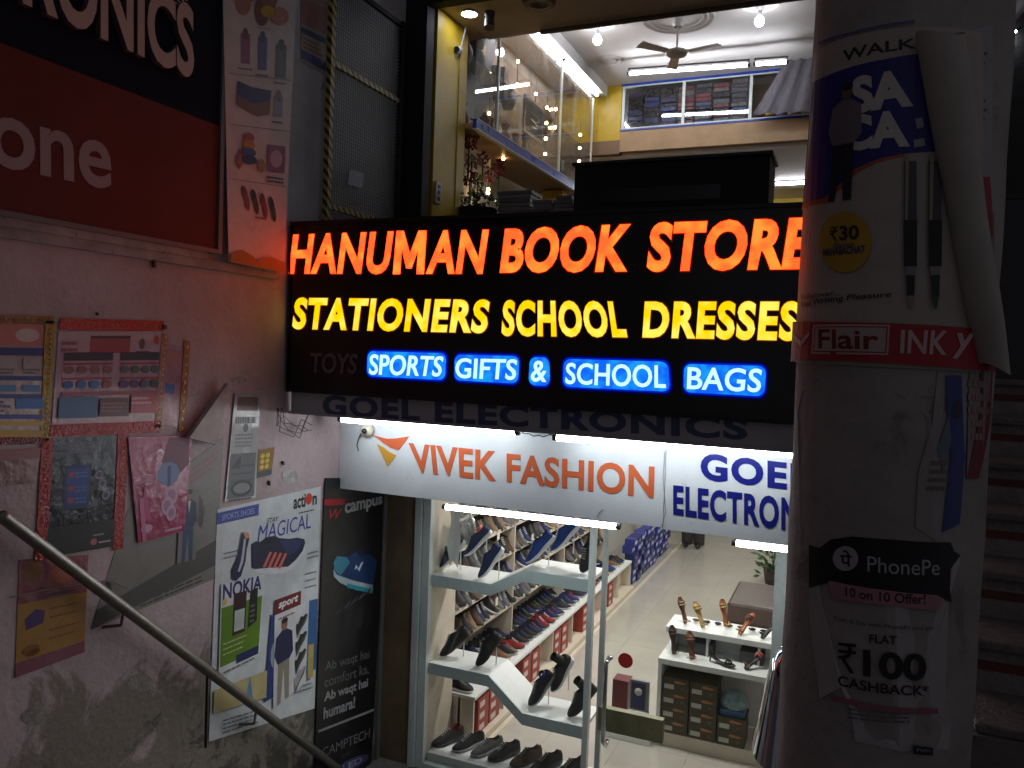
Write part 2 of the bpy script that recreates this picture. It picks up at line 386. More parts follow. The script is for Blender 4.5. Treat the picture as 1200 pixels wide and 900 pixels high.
# ================================================================ LED sign board
H0 = Vector((0, -1, 0))
zt = onY(335, 262, YS).z; zb = onY(335, 457, YS).z
sign = thing('led_sign', (-1.7, YS, zb), 'black LED signboard with glowing orange, yellow and blue lettering over the stairwell', 'illuminated sign')
MF = mat('sign_acrylic', (.012, .008, .010), .22, var=.3, vscale=9)
MB().box(XW+.03, .75, YS, YS+.09, zb, zt, MF).build('sign_box', sign, bevel=.004)
b = MB()
for (z0, z1) in ((zt-.012, zt+.010), (zb-.010, zb+.012)): b.box(XW+.02, .76, YS-.012, YS+.1, z0, z1, M_black)
for x in (XW+.018, .74): b.box(x, x+.010, YS-.012, YS+.1, zb+.013, zt-.013, M_black)
b.build('sign_frame', sign)
ysf = YS-.001
def ypx(l): return [onY(u, v, ysf) for u, v in l]   # bl, br, tr, tl
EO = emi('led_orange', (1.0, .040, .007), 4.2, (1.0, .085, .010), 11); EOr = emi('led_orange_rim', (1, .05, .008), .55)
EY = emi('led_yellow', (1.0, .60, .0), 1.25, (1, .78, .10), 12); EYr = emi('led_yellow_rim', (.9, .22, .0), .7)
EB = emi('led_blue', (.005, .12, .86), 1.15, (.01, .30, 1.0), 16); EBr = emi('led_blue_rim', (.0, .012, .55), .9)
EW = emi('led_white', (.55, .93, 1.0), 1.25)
EHo = emi('painted_halo_orange', (1, .03, .0), .16); EHy = emi('painted_halo_amber', (1, .16, .0), .16); EHb = emi('painted_halo_blue', (0, .01, .5), .10)  # weak emission that paints glow around the lit letters and plates
def halo(t, q, m, off, sh, sp):   # dim glowing sheet behind each word, paints a soft bloom round its letters
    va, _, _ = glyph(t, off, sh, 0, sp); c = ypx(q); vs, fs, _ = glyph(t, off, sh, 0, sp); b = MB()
    vs2 = [bil(c, (x-.5)*1.006+.5, (y-.5)*1.05+.5)+H0*.0022 for x, y, z in vs]; b.add(vs2, fs, m); b.build('painted_halo', sign)
for t, q, sh, off in (
    ('HANU', [(339, 321.5), (458, 321.5), (462, 271), (342, 275)], .09, .032), ('AN', [(499.5, 321), (569, 321), (573.5, 269), (503, 270.5)], .09, .032),
    ('BOOK', [(586, 320.5), (735, 319), (741, 262), (590, 268)], .07, .042),
    ('STORE', [(758, 319), (950, 316), (956, 254), (761, 261)], .08, .042)):
    letters(t, ypx(q), H0, .007, EO, sign, off=off, shear=sh, m_side=EOr, sp=1.07)
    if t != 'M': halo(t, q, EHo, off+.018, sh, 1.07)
QM = ypx([(461, 321.3), (497.5, 321.2), (500, 270.3), (463.5, 270.8)]); M_pts = [(0, 0), (.05, 1), (.27, 1), (.51, .46), (.76, 1), (1.0, 1), (.98, 0), (.76, 0), (.775, .60), (.575, .13), (.425, .13), (.235, .62), (.22, 0)]
b = MB(); b.prism(M_pts[::-1], EO, lambda a, c, h: bil(QM, a, c)+H0*h, 0, .007); b.build('letter', sign)
for t, q, sh, off in (
    ('STATIONERS', [(343, 386), (572, 391), (574.5, 351), (345, 348.5)], .09, .042),
    ('SCHOOL', [(588, 394), (736, 396), (728, 353), (590, 351.5)], .03, .042),
    ('DRESSES', [(753, 396), (935, 400), (938, 353), (755, 353)], .03, .042)):
    letters(t, ypx(q), H0, .007, EY, sign, off=off, shear=sh, m_side=EYr, sp=1.12)
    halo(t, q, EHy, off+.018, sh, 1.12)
def rr(q, r=.2, n=5):  # rounded outline of a plate in sheet coordinates
    wq = (Vector(q[1])-Vector(q[0])).length; hq = (Vector(q[3])-Vector(q[0])).length; rx = r*hq/wq; ry = r; pts = []
    for cx, cy, a0 in ((1-rx, 1-ry, 0), (rx, 1-ry, 90), (rx, ry, 180), (1-rx, ry, 270)):
        for k in range(n+1): a = rad(a0+90*k/n); pts.append((cx+rx*math.cos(a), cy+ry*math.sin(a)))
    return pts
for t, tq, pq in (
    ('SPORTS', [(434, 439), (518, 441.5), (521, 417.5), (434, 415)], [(431, 440.5), (522, 445.5), (523.5, 414), (432, 411.5)]),
    ('GIFTS', [(535, 443), (605, 445.5), (607, 421), (535, 419.5)], [(533, 445.5), (607.5, 449.5), (609, 417.5), (534, 415.5)]),
    ('&', [(623, 447), (641, 448), (642, 423), (624, 422.5)], [(620, 451), (645, 452.5), (644, 419), (621.5, 418.5)]),
    ('SCHOOL', [(663.5, 450), (781, 455), (780, 428), (664, 425)], [(660.5, 453), (785.5, 459), (783, 424), (661.5, 420.5)]),
    ('BAGS', [(805.5, 456), (891.5, 460), (893.5, 432), (805.5, 430)], [(801.5, 459.5), (896, 464.5), (898, 429), (802, 426.5)])):
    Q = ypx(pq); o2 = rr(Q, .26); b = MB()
    b.prism([((a-.5)*1.06+.5, (c-.5)*1.26+.5) for a, c in o2], EHb, lambda a, c, h: bil(Q, a, c)+H0*h, .0008, .0014)  # outermost sheet only paints a dim blue glow round the lit plate
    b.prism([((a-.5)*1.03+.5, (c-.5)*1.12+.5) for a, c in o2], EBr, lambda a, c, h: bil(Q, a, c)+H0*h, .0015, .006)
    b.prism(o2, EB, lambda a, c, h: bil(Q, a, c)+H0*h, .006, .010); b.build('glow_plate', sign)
    letters(t, ypx(tq), H0, .006, EW, sign, off=.015, shear=.08 if t == 'SPORTS' else .04, lift=.010, sp=1.02)
letters('TOYS', ypx([(364.5, 437), (418, 438.5), (419.5, 414.5), (364.5, 413)]), H0, .006, mat('unlit_letter', (.16, .12, .13), .4), sign, off=.02, shear=.08)
# dim older board below it
zq = onY(335, 481, YS+.03).z
gb = thing('hanging_signboard', (-1.7, YS+.03, zq), 'dim grey older signboard hanging below the LED sign, faded blue lettering', 'signboard')
M_gb = mat('aged_flex', (.42, .43, .46), .6, var=.15, vscale=4)
MB().box(XW+.03, .75, YS+.032, YS+.075, zq, zb-.013, M_gb).build('board', gb)
b = MB(); b.box(XW+.02, .75, YS+.02, YS+.08, zq-.018, zq-.001, M_gb); b.build('bottom_rail', gb)
letters('GOEL ELECTRONICS', [onY(u, v, YS+.031) for u, v in ((378, 487), (876, 516), (876, 490), (378, 462))], H0, .0015, mat('faded_blue', (.06, .08, .18), .6), gb, off=.04, split=True, sp=1.12)
# ================================================================ VIVEK FASHION / GOEL ELECTRONICS fascia
M_fas = mat('fascia_sheet', (.68, .73, .76), .38, var=.14, vscale=2.2, bump=.25, bscale=4, stain=[((.42, .44, .44), .62, 3.5, None), ((.25, .22, .18), .73, 22, None)])
zf0 = onY(400, 572.5, YF).z; zf1 = zf0+.66
xm = onY(778, 600, YF).x
zf0b = onY(778, 626.5, YF).z
fa = thing('fascia_sign', (-2.4, YF, zf0), 'white fascia signboard reading VIVEK FASHION in orange capitals under the tube lights', 'signboard')
MB().box(XW+.003, xm-.004, YF, YF+.06, zf0, zf1, M_fas).build('panel', fa)
MO = mat('orange_letter', (.62, .13, .045), .4); MOs = mat('orange_letter_side', (.16, .035, .02), .5)
def yf(l, y=YF): return [onY(u, v, y-.001) for u, v in l]
letters('VIVEK', yf([(484, 553), (581, 564), (583, 529), (479, 519)]), H0, .004, MO, fa, off=.025, m_side=MOs, sp=1.04)
letters('FASHION', yf([(594, 565), (766, 584), (767, 546.5), (594, 531)]), H0, .004, MO, fa, off=.025, m_side=MOs, sp=1.04)
for nm, pts, mm in (('swoosh_emblem', [(437, 509.5), (445, 512), (454, 514.2), (465, 513.6), (479.5, 511.2), (474, 519), (467.5, 527.5), (458, 524.5), (450, 519.5)], MO),
                    ('wedge_emblem', [(442, 520.5), (450, 524.5), (457, 530), (464.5, 533.5), (459.5, 540), (455, 546.5), (449, 535)], mat('gold_letter', (.62, .33, .04), .4))):
    b = MB(); b.prism(pts[::-1], mm, lambda u, v, h: onY(u, v, YF-.001)+H0*h, 0, .004); b.build(nm, fa)
fg = thing('fascia_sign', (-.6, YF, zf0), 'white fascia panel reading GOEL ELECTRONICS in dark blue, partly behind the pillar', 'signboard')
MB().box(xm, .34, YF-.004, YF+.056, zf0-.01, zf1, M_fas).build('panel', fg)
MBl = mat('blue_letter', (.008, .014, .20), .35); MBs = mat('blue_letter_side', (.004, .006, .06), .5)
letters('GOEL', yf([(821, 562), (950, 577.5), (950, 545), (821, 530)], YF-.004), H0, .004, MBl, fg, off=.04, m_side=MBs, sp=1.12)
letters('ELECTRONICS', yf([(789, 603), (985, 631), (985, 590), (789, 568)], YF-.004), H0, .004, MBl, fg, off=.035, m_side=MBs, sp=1.1)
struct('fascia_header', XW, .34, YF+.061, YF+.065, zf0+.02, .0, M_fas)
struct('entrance_soffit', XW, .34, YF+.066, YG+.14, zf0+.025, zf0+.06, mat('soffit', (.5, .5, .5), .6))
def tube_light(p0, p1, label, r=.020, m=M_tube, grp=None, y=0, batten=True):
    p0, p1 = Vector(p0), Vector(p1); d = (p1-p0).normalized()
    t = thing('tube_light', (p0+p1)/2, label, 'tube light', grp)
    MB().tube([p0, p1], r, m, 10).build('tube', t)
    for a, q in ((p0-d*.028, p0-d*.001), (p1+d*.001, p1+d*.028)): MB().tube([a, q], r*1.0, M_cap, 10).build('end_cap', t)
    if batten:
        n = Vector(batten); b = MB(); o = n*(r+.017); side = d.cross(n).normalized()*.016
        c = []
        for hh in (o, o+n*.022):
            for sd in (-side, side):
                for e in (p0-d*.02, p1+d*.02): c.append(e+hh+sd)
        b.hexa(c, M_cap); b.build('batten', t)
    return t
ya = YF-.26
tube_light(onY(401, 491.5, ya), onY(604, 506.5, ya), 'white tube light above the word VIVEK at the left of the fascia', batten=(0, .7, .7))
tube_light(onY(653, 513, ya), onY(938, 533, ya), 'white tube light above the words FASHION and GOEL', batten=(0, .7, .7))
yb = YF+.085
M_low = emi('tube_light_low', (.90, .95, 1), 36)
tube_light(onY(523, 594, yb), onY(722, 617, yb), 'white tube light under the fascia over the shoe display window', r=.019, m=M_low, batten=(0, 1, 0))
tube_light(onY(863, 636.5, yb), onY(985, 651, yb), 'white tube light under the fascia beside the pillar over the door', r=.019, m=M_low, batten=(0, 1, 0))
# bullet security camera on the fascia
c = onY(430, 504, YF-.03)
t = thing('security_camera', c, 'small cream dome camera on the fascia beside the orange and gold emblem', 'security camera')
MC_ = mat('camera_cream', (.62, .60, .48), .4)
MB().lathe([(.001, .02), (.05, .02), (.05, .0), (.04, -.025), (.001, -.04)], c, MC_, 18, 'y').build('base', t)
MB().sphere(c+Vector((.008, -.045, -.004)), .02, mat('lens_black', (.01, .01, .01), .1)).build('lens', t)
MB().tube([c+Vector((-.04, .01, 0)), c+Vector((-.07, .005, -.06)), c+Vector((-.09, .01, -.12)), c+Vector((-.07, .005, -.16))], .004, M_cap, 6).build('cable', t)
# wire tangle under the left end of the board
b = MB(); cc = onX(345, 497, XW+.02)
for k in range(5):
    a = [cc+Vector((.02+random.uniform(0, .03), -.22+.06*random.random(), .12))]
    for j in range(5): a.append(cc+Vector((random.uniform(.005, .05), -.18+j*.085+random.uniform(-.05, .05), .07*math.sin(j*1.3+k)+random.uniform(-.05, .05))))
    b.tube(a, .0025, M_cap, 5)
b.build('cable_tangle', label='tangle of thin black cables on the wall beneath the left end of the sign', cat='cables')
# ================================================================ left wall: shop signboard
MN = mat('navy_flex', (.006, .008, .022), .8, var=.1, spec=.15); MOr = mat('orange_flex', (.15, .030, .022), .7, var=.15, vscale=3, spec=.2)
y1 = onX(245, 289, XW).y; y0 = y1-3.2
zbo = onX(243, 290, XW+.06).z; zdv = onX(246, 143, XW+.06).z
sb = thing('shop_signboard', (XW+.03, (y0+y1)/2, zbo), 'large navy and orange shop signboard high on the side wall, cream lettering', 'signboard')
MB().box(XW+.001, XW+.055, y0, y1, zbo, zdv, MOr).build('orange_panel', sb)
MB().box(XW+.001, XW+.055, y0, y1, zdv+.001, zdv+1.35, MN).build('navy_panel', sb)
b = MB()
b.box(XW+.001, XW+.07, y1+.001, y1+.03, zbo-.025, zdv+1.37, mat('frame_grey', (.14, .14, .15), .5)); b.box(XW+.001, XW+.07, y0, y1, zbo-.027, zbo-.002, MC['frame_grey']); b.build('frame', sb)
xs = XW+.056
def lw(l): return [onX(u, v, xs) for u, v in l]
ML = mat('cream_letter', (.55, .42, .36), .5); MLs = mat('letter_side', (.12, .09, .08), .6)
letters('one', lw([(-14, 193), (131, 223.5), (130, 169), (-14, 131)]), (1, 0, 0), .0012, mat('print_cream', (.36, .27, .27), .6), sb, off=.02)
letters('CTRONICS', lw([(-85, -40), (222, 95), (222, 10), (-85, -160)]), (1, 0, 0), .035, ML, sb, off=.03, m_side=MLs)
letters('SE', lw([(205, 4), (220, 9), (220, 0), (205, -6)]), (1, 0, 0), .001, ML, sb, off=.01)
# mouldings under the board
for k, (va, vb, pr, nm) in enumerate(((250, 292, .05, 0), (264, 313, .035, 0))):
    z1_ = onX(0, va, XW+pr).z; yy = onX(328 if k else 243, 320 if k else 296, XW+pr).y
    bx('wall_moulding', XW+.001, XW+pr, -3, yy, z1_-.05, z1_, mat('moulding_plaster', (.42, .36, .34), .85, bump=.7, bscale=22, var=.35, vscale=7, stain=[((.05, .04, .04), .6, 9, None)]),
       label=('upper', 'lower')[k]+' chipped plaster moulding running along the wall under the signboard', cat='moulding')
# ---------------------------------------------------------------- posters on the side wall
WH = (205, 200, 196)
# baby products banner
s = wallsheet([(257, 307), (322, 320), (338, -30), (249, -40)], lift=.07, th=.003)
s.text('Feeding', .42, .80, .62, .808, (90, 110, 160)); 
for (x, y, w_, h_, c_) in ((.28, .73, .13, .10, (150, 100, 130)), (.52, .72, .13, .11, (90, 100, 150)), (.80, .70, .16, .11, (110, 115, 120)), (.78, .55, .14, .07, (140, 145, 155))):
    s.rect(x-w_/2, y-h_/2, x+w_/2, y+h_/2, c_); s.ell(x, y+h_/2, w_*.3, .02, tuple(int(q*.8) for q in c_)); s.lines(x-.1, y-h_/2-.02, x+.1, y-h_/2-.01, 1, (70, 90, 150), .1)
for (x, y, rx, ry, c_) in ((.3, .93, .13, .05, (150, 105, 90)), (.25, .88, .10, .04, (170, 120, 105)), (.5, .86, .10, .05, (120, 85, 75)), (.6, .92, .12, .06, (140, 95, 80)), (.75, .85, .14, .03, (180, 130, 110)), (.58, .86, .1, .02, (190, 160, 40)), (.62, .975, .12, .03, (35, 25, 25)), (.3, .975, .1, .025, (45, 30, 28))): s.ell(x, y, rx, ry, c_)
s.poly([(.15, .54), (.17, .62), (.35, .605), (.66, .60), (.64, .52), (.45, .51)], (120, 85, 85)); s.poly([(.17, .575), (.17, .62), (.35, .605), (.66, .60), (.64, .565), (.4, .55)], (45, 45, 105))
s.rect(.62, .33, .92, .42, (130, 70, 110)); s.ell(.77, .375, .1, .03, (185, 160, 180)); s.lines(.62, .295, .92, .32, 2, (60, 55, 60), .1)
for i in range(4):
    s.ell(.26+i*.15, .245-.008*i, .05, .022, ((120, 40, 45), (40, 35, 40), (120, 40, 55), (45, 35, 40))[i], rot=-.3); s.ell(.30+i*.15, .215-.008*i, .045, .024, ((140, 60, 65), (60, 55, 60), (140, 50, 65), (60, 50, 55))[i], rot=-.4)
for i, c_ in enumerate(((150, 60, 40), (180, 130, 50), (60, 70, 130), (40, 45, 90))): s.ell(.32, .435-i*.025, .08+i*.015, .016, c_)
s.poly([(.12, .35), (.2, .40), (.22, .34), (.16, .32)], (150, 65, 50)); s.ell(.52, .345, .06, .022, (150, 120, 60))
for y in (.64, .47, .285): s.rect(.04, y, .96, y+.0025, (130, 125, 125))
s.lines(.42, .165, .62, .178, 1, (110, 90, 80), .1); s.poly([(.0, .0), (.02, .03), (.2, .05), (.4, .035), (.5, .012), (.46, 0)], (150, 112, 70)); s.poly([(.4, .0), (.5, .03), (.7, .045), (1, .035), (1, 0)], (165, 118, 70))
s.build('banner', 'tall white banner of baby products hanging beside the shop signboard', 'banner', WH)
s = wallsheet([(352, 72), (381, 88), (382, 2), (352, -10)])
s.rect(0, .55, 1, .9, (165, 120, 120)); s.rect(0, .42, 1, .5, (60, 80, 120)); s.rect(0, .05, 1, .18, (55, 70, 130)); s.lines(.1, .22, .9, .4, 3, (120, 95, 90))
s.build('notice', 'faded pink and blue striped notice at the top beside the mesh shutter', 'notice', (170, 150, 140))
# group of framed posters on the left
def tape(px, c1, label, c2=None, n=9):
    s = wallsheet(px, lift=.006, th=.001); s.th = .001
    soft = tuple(int(k*.8+45) for k in c1); n *= 2
    lx = (s.c[1]-s.c[0]).length; ly = (s.c[3]-s.c[0]).length
    for i in range(n):
        if lx > ly: s.rect((i+.2)/n, .38, (i+random.uniform(.35, .6))/n, .6, c2 or soft)
        else: s.rect(.4, (i+.2)/n, .65, (i+random.uniform(.35, .6))/n, c2 or soft)
    m = mat('tape_%02x%02x%02x' % c1, srgb(c1), .22, var=.3, vscale=30, bump=.9, bscale=70)
    return s.build('tape_strip', label, 'tape', m)
PLA = lambda rgb: mat('wrinkled_%02x%02x%02x' % rgb, srgb(rgb), .22, bump=.8, bscale=14, var=.22, vscale=9)
s = wallsheet([(-40, 512), (48, 512), (54, 380), (-40, 378)])
s.rect(0, .80, 1, 1, (190, 120, 110)); s.ell(.75, .9, .16, .06, (205, 190, 185)); s.rect(0, .72, 1, .79, (40, 60, 130)); s.rect(0, .50, 1, .54, (40, 60, 130)); s.rect(0, .34, 1, .38, (45, 60, 140))
for x in (.05, .38, .7): s.rect(x, .6, x+.24, .7, (170, 160, 160)); s.lines(x, .56, x+.24, .62, 2, (110, 100, 110)); s.rect(x, .40, x+.24, .46, (80, 130, 180))
s.rect(.62, .25, 1, .34, (50, 110, 180)); s.rect(0, .16, 1, .20, (60, 60, 140)); s.rect(.35, .10, 1, .14, (200, 160, 60)); s.rect(.0, .0, 1, .06, (190, 150, 60)); s.lines(0, .22, .6, .34, 3, (80, 90, 150))
s.build('poster', 'blue and yellow tariff poster with table of offers at the far left', 'poster', PLA((185, 165, 155)))
s = wallsheet([(60, 497), (184, 494), (191, 388), (68, 388)])
s.rect(.0, .90, .9, .99, (185, 165, 165)); s.rect(.28, .76, .66, .92, (160, 60, 70)); s.rect(.28, .92, .66, .95, (70, 40, 50)); s.lines(.03, .78, .2, .92, 2, (150, 80, 90)); s.ell(.78, .86, .03, .06, (110, 60, 50)); s.rect(.72, .7, .86, .78, (100, 70, 65))
s.ell(.93, .9, .03, .05, (170, 60, 60)); s.rect(.06, .68, .5, .77, (50, 40, 50)); s.rect(.57, .68, .97, .77, (50, 40, 50))
for j, y in enumerate((.58, .42)):
    s.rect(.06, y+.055, .5, y+.075, (150, 60, 80)); s.rect(.57, y+.055, .97, y+.075, (150, 60, 80))
    for i in range(8):
        x = (.11+i*.115) if i < 4 else (.62+(i-4)*.105)
        c_ = (140, 90, 80) if j == 0 and i < 4 else ((90, 95, 90) if j == 0 else ((45, 90, 150), (45, 100, 160), (50, 110, 180), (150, 70, 90), (90, 50, 120), (90, 45, 110), (90, 90, 110), (70, 75, 85))[i])
        s.ell(x, y, .045, .045, c_, 10)
s.rect(.06, .30, .97, .34, (150, 60, 80)); s.rect(.04, .06, .38, .29, (60, 95, 140)); s.rect(.4, .07, .68, .27, (90, 40, 45)); s.lines(.42, .12, .66, .24, 3, (150, 100, 90)); s.rect(.7, .1, .97, .3, (170, 70, 80)); s.lines(.7, .2, .97, .3, 2, (205, 170, 175))
s.build('poster', 'pink price chart poster with rows of small coloured items framed in red tape', 'poster', PLA((188, 150, 155)))
s = wallsheet([(188, 497), (210, 502), (216, 408), (193, 402)]); s.rect(.1, .4, .6, .52, (70, 100, 170)); s.rect(.1, .75, .9, .95, (170, 110, 110)); s.lines(.2, .55, .8, .75, 4, (160, 100, 105))
s.build('notice', 'narrow pink notice right of the pink price chart', 'notice', PLA((170, 120, 125)))
s = wallsheet([(53, 653), (132, 640), (137, 510), (62, 514)])
s.lines(.05, .86, .7, .97, 3, (95, 90, 110), .2, .6); s.rect(.2, .38, .58, .76, (25, 40, 100)); s.rect(.24, .42, .56, .73, (40, 65, 145))
for y in (.68, .56, .46): s.ell(.3, y, .05, .025, (160, 60, 70)); s.lines(.36, y-.03, .54, y+.03, 2, (90, 120, 190), .1)
for x, y in ((.72, .66), (.78, .58), (.84, .47)): s.ell(x, y, .07, .04, (135, 130, 150)); s.ell(x, y, .04, .022, (70, 65, 90))
s.rect(0, 0, 1, .25, (14, 14, 22)); s.ell(.68, .07, .05, .03, (190, 100, 110)); s.lines(.76, .05, .95, .08, 1, (190, 180, 190), .1); s.lines(.66, .12, .85, .15, 1, (160, 150, 160), .1)
s.build('poster', 'dark navy phone poster with blue screen framed in red tape', 'poster', PLA((28, 28, 48)))
s = wallsheet([(160, 636), (214, 622), (223, 510), (148, 512)], lift=.012)
s.poly([(.5, .75), (.62, .98), (.95, .98), (.98, .7), (.8, .6)], (105, 20, 60)); s.ell(.62, .62, .2, .12, (110, 130, 175)); s.rect(.6, .45, .66, .7, (50, 60, 110)); s.lines(.02, .56, .4, .66, 2, (205, 150, 180), .2)
for x, y, r in ((.68, .40, .13), (.6, .30, .12), (.68, .22, .10)): s.ell(x, y, r, r*.8, (195, 160, 185)); s.ell(x, y, r*.6, r*.5, (165, 110, 145))
s.ell(.18, .12, .12, .04, (205, 160, 185)); s.lines(.55, .04, .95, .09, 1, (210, 170, 190), .1); s.poly([(.05, .2), (.2, .55), (.28, .2)], (185, 60, 120)); s.rect(.08, .0, .16, .42, (195, 110, 150))
s.build('poster', 'crumpled magenta poster with pale bubbles hanging loose by a corner', 'poster', PLA((165, 35, 95)))
tape([(46, 516), (56, 516), (64, 376), (52, 376)], (170, 140, 50), 'yellow and black tape strip between the two upper left posters', (30, 25, 20), 12)
tape([(-20, 379), (62, 379), (63, 371), (-20, 369)], (150, 110, 50), 'yellow and black tape along the top of the tariff poster', (30, 25, 20), 8)
tape([(68, 386), (191, 388), (191, 376), (70, 373)], (190, 45, 40), 'bright red tape along the top of the pink price chart')
tape([(55, 512), (187, 507), (187, 493), (59, 498)], (170, 35, 30), 'red tape strip under the pink price chart')
tape([(40, 658), (53, 655), (62, 513), (48, 513)], (165, 30, 25), 'red tape strip at the left edge of the dark phone poster')
tape([(131, 645), (143, 643), (150, 508), (137, 509)], (165, 30, 25), 'red tape strip between the dark poster and the magenta poster')
tape([(-20, 522), (47, 520), (48, 511), (-20, 512)], (120, 35, 35), 'dull red tape below the tariff poster at the far left')
tape([(180, 504), (188, 504), (196, 392), (189, 390)], (180, 130, 100), 'clear brown tape down the right side of the pink chart', (205, 190, 170))
tape([(208, 506), (216, 506), (222, 400), (215, 398)], (170, 110, 50), 'orange tape strip along the narrow pink notice', (220, 200, 150), 5)
s = wallsheet([(-40, 575), (40, 565), (46, 525), (-40, 528)], lift=.012); s.rect(0, .7, 1, 1, (150, 95, 90)); s.build('wrapping', 'crumpled pale pink paper under the tariff poster', 'paper', PLA((150, 115, 115)))
s = wallsheet([(17, 794), (98, 764), (103, 650), (22, 656)])
s.rect(.0, .12, 1, .62, (170, 125, 60)); s.ell(.2, .9, .15, .08, (140, 100, 60)); s.ell(.6, .83, .2, .08, (165, 95, 70)); s.poly([(.1, .48), (.12, .38), (.36, .41), (.38, .52), (.25, .55)], (80, 55, 110)); s.lines(.3, .64, .85, .70, 1, (100, 60, 95), .1)
for y in (.24, .32, .44, .52): s.lines(.45, y, .92, y+.03, 1, (130, 80, 60), .2)
s.ell(.2, .2, .12, .04, (150, 85, 30)); s.ell(.23, .17, .1, .03, (120, 65, 30)); s.rect(0, 0, 1, .1, (135, 75, 95))
s.build('poster', 'pink and mustard food poster behind the upper end of the handrail', 'poster', PLA((150, 90, 100)))
# old grey poster with a man in a suit
s = wallsheet([(110, 736), (252, 672), (264, 515), (224, 516)], lift=.001)
s.c = [onX(u, v, XW) for u, v in ((106, 738), (252, 678), (262, 512), (150, 596))]
s.lines(.45, .82, .95, .96, 3, (150, 90, 95), .2); s.lines(.35, .02, .9, .08, 2, (70, 68, 66), .1)
for i in range(5): s.rect(.55, .45+.06*i, .99, .455+.06*i, (110, 108, 104))
s.poly([(.0, .0), (0, .16), (1, .28), (1, .1)], (80, 78, 74)); s.build('poster', 'torn grey weathered poster on the wall above the handrail', 'poster', (128, 125, 120))
s = Sheet([onX(u, v, XW) for u, v in ((206, 660), (228, 655), (232, 572), (210, 574))], (1, 0, 0), lift=.008)
s.man(.5, .0, 1, .9, (35, 50, 85), (40, 70, 105)); s.poly([(.42, .84), (.5, .66), (.58, .84)], (200, 200, 200))
s.build('poster', 'cut out picture of a man in a blue suit beside the magenta poster', 'poster', (120, 117, 112))
# broken white sheet hanging askew
q = [onX(u, v, XW+.03) for u, v in ((217, 513), (250, 521), (262, 462), (263, 449))]
b = MB(); b.hexa([q[0], q[1], q[3], q[2]]+[p+Vector((.03, 0, 0)) for p in (q[0], q[1], q[3], q[2])], mat('broken_board', (.42, .36, .34), .7, var=.3, vscale=9))
b.build('broken_board', label='tilted broken white board jutting from the wall above the plastic notices', cat='board')
# plastic covered notices
s = wallsheet([(262, 588), (298, 583), (304, 462), (274, 461)], lift=.008)
s.rect(.12, .84, .9, .97, (110, 85, 80)); s.lines(.1, .72, .9, .80, 1, (50, 50, 52), .1, .8); s.ell(.5, .68, .1, .04, (60, 60, 62)); s.lines(.15, .50, .85, .64, 4, (110, 110, 112)); s.rect(.06, .02, .94, .44, (85, 90, 92)); s.poly([(.1, .3), (.4, .42), (.4, .3)], (40, 42, 46))
for y in (.17, .24, .31): s.lines(.15, y, .9, y+.04, 1, (60, 65, 68), .1)
s.ell(.5, .11, .36, .08, (30, 32, 34)); s.ell(.5, .11, .28, .05, (120, 124, 126)); s.lines(.1, .0, .9, .03, 1, (25, 25, 28), .1)
s.build('notice', 'two grey printed notices taped under clear plastic on the wall', 'notice', PLA((165, 168, 168)))
s = wallsheet([(300, 560), (317, 556), (321, 524), (302, 527)], lift=.006); s.rect(0, 0, 1, .2, (55, 60, 60))
for x in (.28, .6): 
    for y in (.35, .55, .75): s.ell(x, y, .14, .09, (225, 195, 40), 8)
s.build('sticker', 'small yellow sticker with a black base on the white wall', 'sticker', (135, 95, 20))
# ACTION poster and what is pasted over it
s = wallsheet([(244, 869), (368, 830), (375.5, 570), (254, 597)], lift=.004)
s.rect(.0, .935, .36, .985, (40, 60, 150)); s.text('SPORTS SHOES', .04, .947, .32, .972, (150, 170, 215))
s.text('acti', .70, .925, .83, .985, (25, 25, 28), .03); s.ell(.865, .957, .035, .026, (205, 50, 40)); s.text('n', .905, .925, .955, .966, (25, 25, 28), .03)
s.lines(.76, .90, .93, .912, 1, (60, 60, 60), .05); s.ptext('STAY', [(311, 614), (325.5, 610), (326, 604.5), (312, 607.5)], (40, 50, 60), .02, .2)
s.ptext('MAGICAL', [(300.6, 635), (363.5, 618.5), (362.5, 601.5), (302, 616)], (50, 66, 160), .0, .15)
Z = lambda x, y: (240+x/4.094, 560+y/4.094)
s.ppoly([Z(*p) for p in ((222, 428), (290, 430), (395, 424), (432, 392), (476, 320), (474, 360), (432, 420), (392, 452), (300, 464), (240, 452))], (228, 230, 236))
s.ppoly([Z(*p) for p in ((218, 318), (240, 304), (262, 306), (290, 284), (330, 277), (352, 288), (400, 292), (440, 286), (472, 293), (478, 310), (465, 350), (430, 395), (395, 425), (290, 432), (235, 437), (220, 430))], (22, 26, 62))
s.ppoly([Z(*p) for p in ((250, 312), (290, 292), (325, 286), (345, 296), (320, 312), (280, 322))], (12, 14, 34)); s.ppoly([Z(*p) for p in ((350, 300), (440, 296), (465, 305), (440, 350), (400, 372))], (40, 48, 100))
for i in range(4): s.ppoly([Z(x+i*24, y+i*2) for x, y in ((272, 428), (286, 428), (318, 356), (306, 354))], (222, 108, 92))
s.ppoly([Z(*p) for p in ((172, 262), (205, 262), (209, 290), (196, 340), (190, 400), (168, 470), (142, 495), (122, 482), (122, 440), (142, 396), (156, 350), (164, 300))], (28, 32, 72)); s.ppoly([Z(*p) for p in ((176, 258), (205, 262), (208, 288), (190, 290))], (215, 150, 110)); s.ppoly([Z(*p) for p in ((182, 290), (192, 292), (186, 350), (178, 405), (160, 450), (152, 448), (166, 400), (174, 350))], (190, 192, 208))
for (x, y) in ((.06, .80), (.06, .78), (.86, .71), (.86, .69), (.84, .62), (.84, .59), (.84, .56)): s.lines(x, y, x+.13, y+.012, 1, (110, 112, 118), .1)
